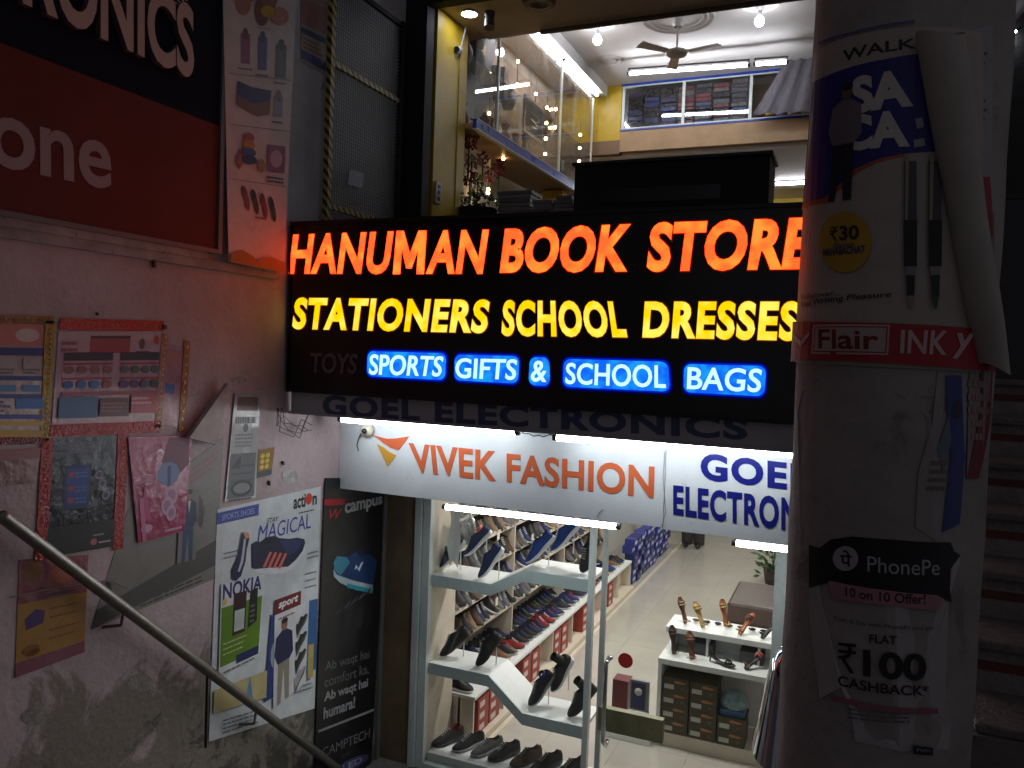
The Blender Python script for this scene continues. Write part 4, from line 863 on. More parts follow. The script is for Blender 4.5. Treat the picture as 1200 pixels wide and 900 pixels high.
# display shelves in the window (step in height)
def display_shelf(px, zl, zr, depth=.36, th=.085):
    pass
yz0, yz1 = YG+.07, YG+.44
def stepped(name, label, x_a, z_a, x_b, z_b, x0, x1, th=.09):
    prof = [(x0, z_a), (x_a, z_a), (x_b, z_b), (x1, z_b)]
    t = thing(name, ((x0+x1)/2, yz0, min(z_a, z_b)-th), label, 'shelf')
    poly = prof+[(x, z-.012) for x, z in prof[::-1]]
    top = MB(); front = MB()
    for (xa_, za_), (xb2, zb2) in zip(prof, prof[1:]):
        top.hexa([(xa_, yz0, za_-.03), (xb2, yz0, zb2-.03), (xa_, yz1, za_-.03), (xb2, yz1, zb2-.03), (xa_, yz0, za_), (xb2, yz0, zb2), (xa_, yz1, za_), (xb2, yz1, zb2)], M_white)
        front.hexa([(xa_, yz0-.02, za_-th), (xb2, yz0-.02, zb2-th), (xa_, yz0-.001, za_-th), (xb2, yz0-.001, zb2-th), (xa_, yz0-.02, za_+.003), (xb2, yz0-.02, zb2+.003), (xa_, yz0-.001, za_+.003), (xb2, yz0-.001, zb2+.003)], M_lip)
    top.build('shelf_board', t); front.build('shelf_lip', t); return t
M_lip = mat('shelf_lip', (.60, .68, .68), .45, var=.1)
yy = yz0-.02
pA, pB, pC = onY(508, 674, yy), onY(575, 688, yy), onY(614, 668, yy)
pD = onY(690, 693, yy); zU0 = pA.z; zU1 = onY(650, 674, yy).z
stepped('upper_display_shelf', 'upper white display shelf stepping up towards the right inside the shop window', pB.x, zU0, pC.x, zU1, xl+.002, xr_-.03)
pE, pF, pG = onY(508, 778, yy), onY(572, 796, yy), onY(612, 838, yy)
zL0 = pE.z; zL1 = onY(650, 845, yy).z
stepped('lower_display_shelf', 'lower white display shelf stepping down towards the right inside the shop window', pF.x, zL0, pG.x, zL1, xl+.002, xr_-.03)
bx('display_platform', xl+.002, xr_+.0-.03, YG+.07, YG+.46, ZF, ZF+.11, M_white, label='low white platform along the bottom of the shop window', cat='platform', bevel=.004)
bx('display_side_panel', XW+.02, xl-.006, YG+.065, YG+.50, ZF, zf0+.016, M_cream, label='cream side panel closing the left end of the window display', cat='panel')
# left side glass/wood upright between window and racks, right slim post behind
p = onY(712, 650, YG+.45)
struct('side_return_wall', XW+.001, XW+.019, YG+.07, 6.1, ZF, -.42, M_shopwall)
def hero(u, v, z, label, up, so, yaw=200, pitch=52, roll=0, y=None, accent=None, lace=None, stand=True, grp=None, sc=1.1, high=False):
    # toe resting on the shelf at photo point (u,v)
    y = y or YG+.22
    base = onY(u, v, y); base.z = z if z is not None else base.z
    t = bpy.data.objects.new('sports_shoe', None); COL.objects.link(t); tag(t, label, 'shoe', grp)
    R = Matrix.Rotation(rad(yaw), 3, 'Z') @ Matrix.Rotation(rad(pitch), 3, 'Y') @ Matrix.Rotation(rad(roll), 3, 'X')
    toe = R @ Vector((.28*sc, 0, .012))
    t.matrix_world = Matrix.Translation(base-toe+Vector((0, 0, .004))) @ R.to_4x4() @ Matrix.Scale(sc, 4)
    def part(n, geo, m, smooth=True):
        b = MB(); b.add(*geo, m, smooth); me = b.mesh(n); o = bpy.data.objects.new(n, me); COL.objects.link(o); o.parent = t; return o
    part('sole', SOLE, so); part('upper', UPPER, up); part('lining', LINING, accent or M_lin, False); part('laces', LACES, lace or RS['grey'], False)
    if accent:
        b = MB(); b.lathe([(.024, .085), (.030, .100), (.026, .112)], (.055, 0, 0), accent, 14); o = bpy.data.objects.new('collar', b.mesh('collar')); COL.objects.link(o); o.parent = t
    if high:
        b = MB(); b.lathe([(.034, .06), (.033, .11), (.031, .15), (.034, .165)], (.06, 0, 0), up, 14); o = bpy.data.objects.new('cuff', b.mesh('cuff')); COL.objects.link(o); o.parent = t
    if stand:
        heel = t.matrix_world @ Vector((.07, 0, .0)); b = MB()
        b.tube([Vector((heel.x, heel.y, base.z+.002)), heel], .005, mat('acrylic', (.7, .72, .72), .1), 6); o = b.build('shoe_stand', label='clear stand under the '+' '.join(label.split()[:11]), cat='shoe stand')
W_, B_ = RS['white'], RS['black']
pk = mat('pink_trim', (.75, .18, .16), .6)
hero(517, 671, zU0, 'black sports shoe with white sole at the left end of the upper shelf', SM['black'], W_, 205, 50)
hero(546, 646, zU0+.11, 'navy shoe with pink collar raised on a stand behind the others', SM['navy'], W_, 205, 46, accent=pk, y=YG+.30)
hero(563, 681, zU0, 'plain navy shoe with white sole at the front of the upper shelf', SM['navy'], W_, 212, 54, y=YG+.13)
hero(618, 664, zU1, 'blue laced shoe standing nose down where the upper shelf steps up', SM['blue'], W_, 208, 46)
hero(648, 650, zU1+.09, 'bright blue shoe with white tongue raised on a stand', SM['blue'], W_, 208, 48, y=YG+.33, lace=RS['white'])
hero(683, 678, zU1, 'black shoe facing forward at the right end of the upper shelf', SM['black'], B_, 250, 58, y=YG+.2)
hero(517, 780, zL0, 'black slip on shoe at the left end of the lower shelf', SM['black'], B_, 215, 40, y=YG+.2)
hero(560, 790, zL0, 'black shoe with grey stripes on the left of the lower shelf', SM['black'], B_, 222, 52, y=YG+.16)
hero(622, 824, zL1, 'black shoe with blue collar on the lowered right part of the shelf', SM['black'], RS['grey'], 232, 48, y=YG+.18, accent=SM['blue'])
hero(649, 802, zL1+.10, 'tall black sock sneaker with white sole raised on a stand', SM['black'], W_, 228, 58, y=YG+.30, high=True)
hero(668, 834, zL1, 'black ankle sneaker at the right end of the lower shelf', SM['black'], B_, 222, 46, y=YG+.15, high=True)
for i, (u, v, c_, so, lb) in enumerate(((506, 886, 'black', 'black', 'black shoe with a red lining at the lower left corner of the window'), (530, 890, 'black', 'grey', 'black shoe second from the left on the window platform'), (552, 893, 'grey', 'grey', 'charcoal shoe with grey sole on the window platform'), (572, 899, 'black', 'black', 'black shoe right of the charcoal shoe on the window platform'), (598, 901, 'brown', 'black', 'dark brown shoe on the window platform'), (622, 907, 'black', 'black', 'black lace up shoe right of the dark brown shoe'), (650, 912, 'black', 'black', 'black shoe at the bottom right of the window platform'))):
    hero(u, v, ZF+.112, lb, SM[c_], RS[so], 238, 4, y=YG+.15, stand=False, accent=SM['red'] if i == 0 else None)
# clear plastic bag hanging top left
p = onY(545, 600, YG+.36); b = MB()
M_bag = glass('clear_plastic', (.9, .92, .93), .16, .25, .45)
vs = []; fs = []; A = 14
for i in range(9):
    t_ = i/8
    for k in range(A):
        a = 2*math.pi*k/A; r_ = (.03+.08*math.sin(t_*2.6))*(1+.25*math.sin(k*2.3+i)); vs.append((p.x+r_*math.cos(a), p.y+r_*.6*math.sin(a), p.z+.02-.33*t_))
for i in range(8):
    for k in range(A): fs.append((i*A+k, i*A+(k+1) % A, (i+1)*A+(k+1) % A, (i+1)*A+k))
b.add(vs, fs, M_bag, True); b.build('plastic_bag', label='clear plastic bag hanging at the top left of the shop window', cat='bag')
p = onY(533, 612, YG+.2); b = MB(); vs = []; fs = []
for i in range(9):
    t_ = i/8
    for k in range(5): vs.append((p.x-.05+.025*k-(.0)*t_+.01*math.sin(i+k), p.y+.01*math.sin(k*2+i), p.z+.1-.42*t_-(.03*abs(k-2)*t_)))
for i in range(8):
    for k in range(4): a = i*5+k; fs.append((a, a+1, a+6, a+5))
b.add(vs, fs, mat('white_cloth', (.8, .8, .8), .7), True); b.build('hanging_cloth', label='white cloth hanging beside the clear plastic bag', cat='cloth')
# wall rack: shelves going back along the left side
shapes = [('black', 'black', 'grey'), ('grey', 'grey', 'white'), ('khaki', 'cream', 'black'), ('navy', 'white', 'white'), ('brown', 'black', 'black'), ('tan', 'cream', 'tan'), ('black', 'white', 'white'), ('grey', 'black', 'red'), ('blue', 'white', 'white')]
SHM = [shoe_mesh('sports_shoe', SM[u], RS[s_], SM.get(l_, SM['white'])) for u, s_, l_ in shapes]
bright = [('blue', 'black', 'red'), ('red', 'black', 'white'), ('black', 'grey', 'blue'), ('navy', 'cream', 'red'), ('black', 'white', 'green'), ('tan', 'white', 'red')]
BRM = [shoe_mesh('flat_shoe', SM[u], RS[s_], SM[l_]) for u, s_, l_ in bright]
rk = thing('wall_rack', (XW+.15, 9, ZF), 'long cream wall rack of sloping shelves along the left side of the shoe shop', 'rack')
XS = -3.18; RY0, RY1 = 6.12, 11.0
MB().box(XW+.02, XW+.035, RY0, RY1, ZF+.43, -.5, M_cream).build('back_panel', rk)
levels = [-2.60, -2.32, -2.04, -1.76, -1.48, -1.20]
names_l = ['lowest sloping shelf', 'second lowest shelf', 'middle sloping shelf', 'third highest shelf', 'second highest shelf', 'topmost sloping shelf']
for lz in levels:
    MB().hexa([(XW+.036, RY0, lz+.14), (XS, RY0, lz-.03), (XW+.036, RY1, lz+.14), (XS, RY1, lz-.03), (XW+.036, RY0, lz+.155), (XS, RY0, lz-.012), (XW+.036, RY1, lz+.155), (XS, RY1, lz-.012)], mat('shelf_dark', (.25, .22, .18), .5)).build('shelf', rk)
    MB().box(XS+.001, XS+.012, RY0, RY1, lz-.035, lz+.0, M_cream).build('shelf_edge', rk)
for y in (7.6, 9.2, 11.0): MB().box(XW+.036, XS+.02, y, y+.02, ZF+.43, -.5, M_cream).build('upright', rk)
cn = {0: 'black', 1: 'grey', 2: 'khaki', 3: 'navy', 4: 'brown', 5: 'tan', 6: 'black and white', 7: 'dark grey', 8: 'blue'}
def put(me, loc, R, name, label, group, cat='shoe', sc=1):
    o = bpy.data.objects.new(name, me); COL.objects.link(o); o.matrix_world = Matrix.Translation(loc) @ R.to_4x4() @ Matrix.Scale(sc, 4); tag(o, label, cat, group); return o
for li, lz in enumerate(levels):
    y = RY0+.06
    while y < RY1-.1:
        k = random.choice((0, 0, 6, 7, 1, 2, 3, 4, 0, 7, 5)) if li != 5 else random.choice((3, 8, 0, 3))
        R = Matrix.Rotation(rad(random.uniform(-16, 18)), 3, 'Z') @ Matrix.Rotation(rad(random.uniform(27, 36)), 3, 'Y')
        put(SHM[k], Vector((XS-.235, y, lz+.125)), R, 'sports_shoe', '%s sports shoe on the %s of the wall rack' % (cn[k], names_l[li]), '%s shoes on the %s' % (cn[k], names_l[li]), sc=random.uniform(1.02, 1.12))
        y += random.uniform(.098, .116)
# price tags dangling
MTg = mat('tag_paper', (.62, .6, .5), .6)
for u, v, lb in ((582, 705, 'below the upper shelf'), (624, 630, 'above the upper shelf right of the bag'), (584, 628, 'behind the navy shoe with pink collar')):
    p = onX(u, v, XS+.03); b = MB(); b.box(p.x, p.x+.002, p.y-.03, p.y+.03, p.z-.04, p.z+.04, MTg); b.tube([(p.x, p.y, p.z+.04), (p.x-.03, p.y, p.z+.1)], .001, MTg, 4); b.build('price_tag', label='small pale price tag hanging from the rack, '+lb, cat='price tag')
# ledge with flat shoes and boxes beneath
XL = -2.86; LZ = -2.97; LY0, LY1 = 6.12, 11.4
ld = thing('rack_ledge', (-3.1, 8.7, ZF), 'low cream ledge cabinet at the foot of the wall rack with box cubbies', 'cabinet')
MB().box(XW+.036, XL, LY0, LY1, LZ-.03, LZ, M_white).build('counter_top', ld, bevel=.003)
MB().box(XW+.036, XL+.05, LY0, LY1, ZF, ZF+.06, M_cream).build('plinth', ld)
for i in range(9): y = LY0+i*(LY1-LY0-.02)/8; MB().box(XW+.04, XL-.01, y, y+.02, ZF+.061, LZ-.031, M_cream).build('divider', ld)
MB().box(XL-.16, XL-.14, LY0, LY1, ZF+.061, LZ-.031, M_cream).build('back_board', ld)
y = LY0+.06; li = 0
while y < LY1-.1:
    k = random.randrange(6)
    for r_ in range(2):
        k = random.choice((0, 1, 2, 3, 4, 4, 3, 2, 2, 5)) if r_ == 0 else random.choice((2, 4, 2, 3, 4))
        R = Matrix.Rotation(rad(random.uniform(-22, 24)), 3, 'Z')
        nm = '%s and %s' % (bright[k][0], bright[k][2] if bright[k][2] != bright[k][0] else 'white')
        put(BRM[k], Vector((XL-.30+(-.26 if r_ else 0), y, LZ)), R, 'flat_shoe', nm+' flat shoe lying on the %s row of the rack ledge' % ('back' if r_ else 'front'), nm+' flat shoes, %s row of the ledge' % ('back' if r_ else 'front'), sc=.9)
    y += .115
MRb = mat('red_box', (.30, .04, .03), .55, var=.3, vscale=20)
bxm = MB().box(-.13, 0, -.11, .11, 0, .10, MRb).box(.0005, .002, -.08, .02, .02, .07, mat('box_label', (.6, .5, .45), .6)).mesh('shoe_box')
for i, y0_ in enumerate((6.18, 6.42, 7.2, 7.45, 8.1, 8.35, 9.1, 10.2)):
    for j in range(3): put(bxm, Vector((XL-.005, y0_+.14, ZF+.062+j*.101)), Matrix.Identity(3), 'shoe_box', 'red shoe box stacked in a cubby under the left rack ledge', 'red boxes under the ledge', 'box')
# floor level skirting track
bx('floor_track', XL+.055, XL+.10, LY0, 15, ZF-.004, ZF+.012, M_cream, label='cream floor track running along the foot of the ledge cabinet', cat='floor strip')
# far blue boxes
MBb = mat('blue_box', (.03, .04, .26), .5, var=.3, vscale=20); bb = MB().box(-.15, 0, -.10, .10, 0, .11, MBb)
bb.box(.0005, .002, -.07, .07, .03, .08, mat('pale_label', (.45, .45, .6), .6)); bbm = bb.mesh('shoe_box'); bb2 = MB().box(-.15, 0, -.10, .10, 0, .11, mat('blue_box_dark', (.015, .02, .12), .5, var=.3)); bb2.box(.0005, .002, -.02, .06, .02, .06, mat('grey_label', (.2, .2, .3), .6)); bbm2 = bb2.mesh('shoe_box')
for i in range(12):
    for j in range(6): put(random.choice((bbm, bbm2)), Vector((XL-.02-random.uniform(0, .05), 11.75+i*.215, ZF+.01+j*.112)), Matrix.Identity(3), 'shoe_box', 'blue shoe box with pale label in the far stack by the left wall', 'blue boxes in the far stack', 'box')
# ================================================================ sandal cabinet
YC = 7.1; zt1 = onY(800, 737, YC).z; xc0 = onY(780, 740, YC).x; xc1 = -.02
zt2 = onY(800, 776, YC-.22).z; xc2 = onY(771, 776, YC-.22).x
cb = thing('sandal_cabinet', ((xc0+xc1)/2, YC, ZF), 'white stepped cabinet displaying sandals over stacked shoe boxes', 'cabinet')
MB().box(xc0, xc1, YC, YC+.38, zt1-.05, zt1, M_white).build('top_shelf', cb, bevel=.004)
MB().box(xc2, xc1, YC-.22, YC+.30, zt2-.05, zt2, M_white).build('lower_shelf', cb, bevel=.004)
MB().box(xc0+.02, xc1, YC+.20, YC+.24, zt2+.001, zt1-.051, M_white).build('riser_panel', cb)
MB().box(xc2, xc2+.03, YC-.20, YC+.30, ZF, zt2-.051, M_white).build('side_panel', cb)
MB().box(xc2+.031, xc1, YC+.28, YC+.30, ZF+.12, zt2-.051, M_white).build('back_panel', cb)
MB().box(xc2+.031, xc1, YC-.18, YC+.28, ZF, ZF+.118, M_cream).build('plinth', cb)
for x in (xc0+.06, xc0+.36, xc0+.80): MB().box(x, x+.02, YC+.02, YC+.199, zt2+.001, zt1-.051, M_white).build('divider', cb)
MOl = mat('olive_box', (.055, .045, .02), .5, var=.25, vscale=15); MOj = mat('box_orange', (.42, .17, .05), .5); MLb = mat('box_label2', (.5, .48, .42), .6)
ob = MB(); ob.box(-.115, .115, 0, .24, 0, .098, MOl); ob.box(-.117, .117, -.002, .26, .098, .122, MOl)
ob.prism([(-.02, .088), (.0, .105), (.05, .098), (.095, .09), (.07, .08), (.0, .078)], MOj, lambda a, c, h: Vector((a, -.003-h, c)), 0, .001)
ob.box(-.10, -.015, -.0025, -.0005, .022, .062, MLb); ob.lathe([(.001, -.002), (.018, -.002), (.018, 0)], (.06, 0, .045), mat('box_mark', (.12, .09, .04), .5), 14, 'y')
obm = ob.mesh('shoe_box')
xx = xc2+.155; 
for ci, (nb, lb) in enumerate(((4, 'left'), (4, 'middle'), (2, 'right'))):
    for j in range(nb): put(obm, Vector((xx+ci*.243, YC-.17, ZF+.119+j*.123)), Matrix.Identity(3), 'shoe_box', 'olive shoe box with orange print, %s from the bottom of the %s stack' % (('first', 'second', 'third', 'fourth')[j], lb), 'olive boxes under the sandal shelf', 'box')
p = Vector((xx+2*.243, YC-.05, ZF+.119+2*.123)); b = MB(); b.sphere(p+Vector((0, 0, .1)), .115, mat('blue_print_bag', (.22, .32, .36), .4, var=.6, vscale=22, bump=.8, bscale=18), 14, (1.05, .9, .9)); b.box(p.x-.1, p.x+.1, p.y-.09, p.y+.09, p.z, p.z+.05, mat('blue_band', (.03, .12, .28), .4))
b.build('bag', label='pale blue patterned bag with blue base on the right box stack', cat='bag')
# sandals
def sandal(u, v, zz, y, label, m1, m2, tilt=62, yaw=100, heel=False, L=.24):
    base = onY(u, v, y); base.z = zz
    t = bpy.data.objects.new('sandal', None); COL.objects.link(t); tag(t, label, 'sandal')
    R = Matrix.Rotation(rad(yaw), 3, 'Z') @ Matrix.Rotation(rad(-tilt), 3, 'Y')
    t.matrix_world = Matrix.Translation(base+Vector((0, 0, .004))) @ R.to_4x4()
    N = 10; vs = []; fs = []
    for i in range(N+1):
        a = i/N; w_ = (.016, .023, .024, .021, .019, .021, .028, .034, .035, .028, .012)[i]; zz_ = (.07*max(0, 1-a*2.2)**1.3 if heel else .004*math.sin(a*6))
        for y_, z_ in ((-w_, zz_), (w_, zz_), (w_, zz_+.012), (-w_, zz_+.012)): vs.append((a*L, y_, z_))
    for i in range(N):
        for k in range(4): fs.append((i*4+k, i*4+(k+1) % 4, i*4+4+(k+1) % 4, i*4+4+k))
    fs += [(0, 1, 2, 3), (N*4+3, N*4+2, N*4+1, N*4)]
    b = MB(); b.add(vs, fs, m1, True); o = bpy.data.objects.new('sole', b.mesh('sole')); COL.objects.link(o); o.parent = t
    for a, h, r_ in ((.80, .030, .008), (.70, .034, .008), (.14, .062, .005)):
        b = MB(); pts = [(a*L-(.02*math.sin(q) if a < .3 else 0), -.031*math.cos(q)*(1 if a > .5 else .8), .008+h*math.sin(q)+(.05*(heel and a < .5))) for q in [math.pi*j/8 for j in range(9)]]
        b.tube(pts, r_, m2, 6); o = bpy.data.objects.new('strap', b.mesh('strap')); COL.objects.link(o); o.parent = t
    b = MB(); b.tube([(a_*L, 0, .012+.032*math.sin((a_-.3)*3)+(.05*heel*(1-a_))) for a_ in (.55, .66, .76, .86)], .005, m2, 6); o = bpy.data.objects.new('strap', b.mesh('strap')); COL.objects.link(o); o.parent = t
    if heel:
        b = MB(); b.tube([(.02, 0, .07), (.0, 0, -.005)], [.012, .005], m2, 8); o = bpy.data.objects.new('heel', b.mesh('heel')); COL.objects.link(o); o.parent = t
lt = lambda n, c: mat('leather_'+n, c, .4, var=.15)
br, gd, og, bk, co = lt('brown', (.14, .05, .03)), lt('gold', (.42, .28, .10)), lt('orange', (.38, .11, .035)), lt('black', (.012, .011, .011)), lt('coral', (.42, .12, .09))
ysd = YC+.14
sandal(803, 728, zt1, ysd, 'dark brown sandal leaning at the left end of the top cabinet shelf', br, lt('beige', (.3, .2, .14)), 70, 150)
sandal(824, 732, zt1, ysd-.04, 'gold sandal second from the left on the top cabinet shelf', gd, gd, 58, 140)
sandal(851, 722, zt1+.02, ysd+.05, 'tan and orange sandal raised highest on the top cabinet shelf', og, gd, 72, 135)
sandal(867, 742, zt1, ysd-.06, 'rust brown sandal leaning right on the top cabinet shelf', og, br, 45, 55)
sandal(893, 748, zt1, ysd-.06, 'black strappy sandal at the right end of the top shelf', bk, bk, 35, 50)
ys2 = YC-.08
sandal(790, 765, zt2, ys2, 'tall dark brown sandal at the left end of the lower cabinet shelf', lt('dark', (.05, .028, .022)), lt('dark', (.05, .028, .022)), 74, 130, L=.25)
sandal(811, 772, zt2, ys2-.05, 'brown gladiator sandal with many straps on the lower shelf', br, lt('rust', (.22, .09, .05)), 70, 125)
sandal(832, 766, zt2, ys2, 'black stiletto sandal in the middle of the lower cabinet shelf', bk, bk, 4, 340, True)
sandal(874, 778, zt2, ys2-.05, 'black and coral sandal near the right end of the lower shelf', bk, co, 30, 50)
for i in range(7):
    p = Vector((xc0+.22+i*.10, YC+.27, zt1+.003)); b = MB(); b.sphere(p+Vector((0, 0, .012)), .022, (br, bk, SM['navy'], SM['grey'])[i % 4], 8, (1.5, .8, .6)); b.build('small_footwear', label='small buckle ornament at the back of the top sandal shelf', cat='ornament', group='ornaments along the back of the top sandal shelf')
for i, x in enumerate((xc0+.22, xc0+.65)): bx('shoe_box', x, x+.2, YC+.03, YC+.19, zt2+.002, zt2+.10, mat('dark_box', (.05, .05, .055), .5), label=('dark grey box under the top sandal shelf on the left', 'dark grey box under the top sandal shelf on the right')[i], cat='box')
# bench, plant, carton behind door
M_bn = mat('brown_leather', (.085, .055, .05), .42, bump=.3, bscale=20, var=.15)
zb_ = ZF+.42; pa = onZ(852, 705, zb_); pb = onZ(857, 676, zb_); 
bn = thing('bench', (pa.x+.4, pa.y+.4, ZF), 'square brown leather pouffe bench on the glossy floor', 'bench')
MB().box(pa.x, pa.x+.62, pa.y, pa.y+1.1, ZF+.16, zb_, M_bn).build('cushion', bn, bevel=.04)
MB().box(pa.x+.03, pa.x+.59, pa.y+.03, pa.y+1.07, ZF+.03, ZF+.159, M_brown).build('base', bn, bevel=.01)
for dx in (.06, .53):
    for dy in (.06, 1.0): MB().box(pa.x+dx, pa.x+dx+.04, pa.y+dy, pa.y+dy+.04, ZF-.001, ZF+.03, M_black).build('leg', bn)
pl = thing('potted_plant', (onZ(905, 684, ZF).x, onZ(905, 684, ZF).y, ZF), 'green leafy potted plant beside the right door jamb inside', 'plant')
o_ = pl.location; MB().lathe([(.001, 0), (.11, 0), (.15, .26), (.135, .26), (.12, .22)], o_, mat('pot', (.05, .035, .03), .7), 18).build('pot', pl)
b = MB(); ML_ = mat('leaf', (.03, .10, .02), .4, var=.4, vscale=20)
for i in range(170):
    a = random.uniform(0, 6.28); r_ = random.uniform(.0, .24); z = ZF+random.uniform(.08, .8); c = Vector((o_.x+r_*math.cos(a), o_.y+r_*math.sin(a), z)); d = Vector((math.cos(a), math.sin(a), random.uniform(-.3, .8))).normalized()*random.uniform(.10, .17); s_ = d.orthogonal().normalized()*.025
    b.add([c, c+d*.5+s_, c+d, c+d*.5-s_], [(0, 1, 2, 3)], ML_)
b.build('foliage', pl); b = MB()
for i in range(5): b.tube([(o_.x, o_.y, ZF+.2), (o_.x+.06*math.cos(i*1.3), o_.y+.06*math.sin(i*1.3), ZF+.9)], .006, ML_, 5)
b.build('stem', pl)
zf_ = ZF+.002
p = onZ(722, 868, zf_); q = Vector((p.x, p.y, p.z))
bx('maroon_carton', onY(718, 800, 6.9).x, onY(736, 800, 6.9).x, 6.9, 7.05, onY(720, 838, 6.9).z, onY(720, 796, 6.9).z, mat('maroon', (.14, .012, .02), .4, var=.2), label='maroon gift carton seen through the glass door behind the handle', cat='box')
x0_, x1_ = onY(739, 800, 6.9).x, onY(761, 800, 6.9).x; z0_ = onY(740, 842, 6.9).z; z1_ = onY(745, 797, 6.9).z
bt = thing('brochure_stand', ((x0_+x1_)/2, 6.95, z0_), 'navy brochure stand with a white round emblem behind the glass door', 'stand')
MB().box(x0_, x1_, 6.9, 6.93, z0_, z1_, mat('stand_grey', (.2, .2, .22), .5)).build('frame', bt)
MB().box(x0_+.01, x1_-.03, 6.896, 6.899, z0_+.10, z1_-.02, mat('navy_print', (.015, .02, .08), .4)).build('panel', bt)
b = MB(); b.lathe([(.0005, -.001), (.035, -.001), (.035, 0)], ((x0_+x1_)/2-.01, 6.8955, z1_-.10), MLb, 16, 'y'); b.build('emblem', bt)
b = MB(); b.hexa([(x0_-.01, 6.85, z0_-.02), (x1_, 6.85, z0_-.03), (x0_-.01, 6.92, z0_-.02), (x1_, 6.92, z0_-.03), (x0_-.01, 6.86, z0_+.08), (x1_, 6.86, z0_+.07), (x0_-.01, 6.92, z0_+.09), (x1_, 6.92, z0_+.09)], mat('leaflet', (.4, .4, .42), .5)); b.build('leaflets', bt)
bx('low_table', x0_-.24, x1_+.04, 6.83, 7.10, ZF, z0_-.031, M_white, label='small white side table holding the carton and brochure stand', cat='table', bevel=.004)
# person standing far inside (only trousers and shoes show under the fascia)
px_ = onZ(812, 641, ZF); 
def person(loc, yaw=0):
    vs = [(0, 0, .95), (0, 0, 1.15), (0, .01, 1.38), (0, .01, 1.52), (0, -.01, 1.66), (.09, 0, .92), (.10, -.01, .5), (.10, .02, .09), (-.09, 0, .92), (-.11, -.01, .5), (-.12, .02, .09), (.19, .01, 1.38), (.25, .02, 1.1), (.24, -.06, .86), (-.19, .01, 1.38), (-.25, .02, 1.1), (-.24, -.06, .86), (.10, -.10, .04), (-.12, -.10, .04), (0, -.02, 1.74)]
    ed = [(0, 1), (1, 2), (2, 3), (3, 4), (0, 5), (5, 6), (6, 7), (0, 8), (8, 9), (9, 10), (2, 11), (11, 12), (12, 13), (2, 14), (14, 15), (15, 16), (7, 17), (10, 18), (4, 19)]
    rd = [.14, .13, .14, .055, .09, .09, .065, .05, .09, .065, .05, .05, .04, .03, .05, .04, .03, .035, .035, .075]
    me = bpy.data.meshes.new('person'); me.from_pydata(vs, ed, []); me.update()
    o = bpy.data.objects.new('person', me); COL.objects.link(o); o.location = loc; o.rotation_euler = (0, 0, yaw)
    sk = o.modifiers.new('skin', 'SKIN'); me.skin_vertices[0].data[0].use_root = True
    for i, r_ in enumerate(rd): me.skin_vertices[0].data[i].radius = (r_, r_)
    ss = o.modifiers.new('sub', 'SUBSURF'); ss.levels = 2; ss.render_levels = 2
    me.materials.append(mat('skin_and_shirt', (.16, .12, .10), .8)); tag(o, 'person in dark trousers standing deep inside the shoe shop', 'person')
    b = MB(); mt = mat('trousers', (.035, .03, .03), .85)
    for x, dx in ((.10, 0), (-.11, 0)): b.tube([(loc.x+x*.9, loc.y, .95+loc.z), (loc.x+x, loc.y-.01, .5+loc.z), (loc.x+x, loc.y+.02, .05+loc.z)], [.125, .11, .10], mt, 12)
    b.build('trousers', o)
    b = MB()
    for x in (.10, -.12): b.sphere((loc.x+x, loc.y-.06, loc.z+.05), .05, M_black, 10, (1, 2.6, .9))
    b.build('shoes', o)
person(Vector((px_.x, px_.y, ZF)))
# ceiling lights inside (real fittings; the floor mirrors them)
for i, (x, y) in enumerate(((-2.3, 6.9), (-1.3, 6.9), (-2.3, 9.3), (-1.3, 9.3), (-2.0, 12), (-.8, 12), (-1.6, 15))):
    t = thing('ceiling_light', (x, y, -.46), 'round white ceiling light of the shoe shop', 'ceiling light', 'ceiling lights of the shoe shop')
    MB().lathe([(.001, -.46), (.11, -.46)], (x, y, 0), emi('ceiling_lamp', (1, .96, .92), 260), 18).build('diffuser', t); MB().lathe([(.11, -.462), (.125, -.45), (.125, -.421)], (x, y, 0), M_white, 18).build('rim', t)
# ================================================================ book store upstairs
YO = 5.8; XG = -3.2; ZC = 3.50; ZSo = onX(551, 14, -3.10).z; YS2 = onZ(632, 37, ZSo).y; YB = 10.0; ZB = .42
M_ceil = mat('ceiling_plaster', (.72, .70, .68), .7, var=.05, vscale=2); M_soff = mat('soffit_tan', (.55, .42, .30), .6, var=.1)
M_ply = mat('plywood', (.42, .27, .14), .5, var=.2, vscale=5)
struct('bookstore_ceiling', -4.0, 1.2, YS2-.01, 13.2, ZC, ZC+.06, M_ceil)
struct('entrance_ceiling', XG-.4, 1.2, YO, YS2, ZSo, ZSo+.06, M_soff)
struct('ceiling_step', XG, 1.2, YS2, YS2+.03, ZSo, ZC-.001, M_ceil)
zl_ = onY(503, 12, YO).z
struct('entrance_lintel', XW, 1.2, YO-.12, YO-.001, zl_, ZC+.4, M_blackd)
x5 = onY(505, 150, YO).x; x4 = onY(479, 150, YO).x
bx('shutter_post', x4, x5, YO-.12, YO-.002, .43, zl_-.001, M_blackd, label='broad black shutter post left of the bookstore entrance', cat='post')
struct('bookstore_facade_return', XW, x4-.001, YO-.02, YO+.06, .43, 4.4, M_wallup)
yj = YO+.60
struct('bookstore_side_wall', x5-.30, x5-.002, YO+.061, yj, .43, ZSo-.001, M_yellow)
xj = onY(545, 150, yj).x
struct('bookstore_wall_pier', x5-.001, xj, yj-.14, yj, .43, ZSo-.001, M_yellow)
struct('rear_bookstore_wall', -4.0, 1.2, 13.2, 13.3, ZB, ZC, M_yellow)
struct('bookstore_left_wall', -4.0, -3.80, yj, 13.2, ZB, ZC-.001, M_cream)
struct('bookstore_right_wall', .9, 1.2, YO, 13.2, ZB, ZC-.001, M_cream)
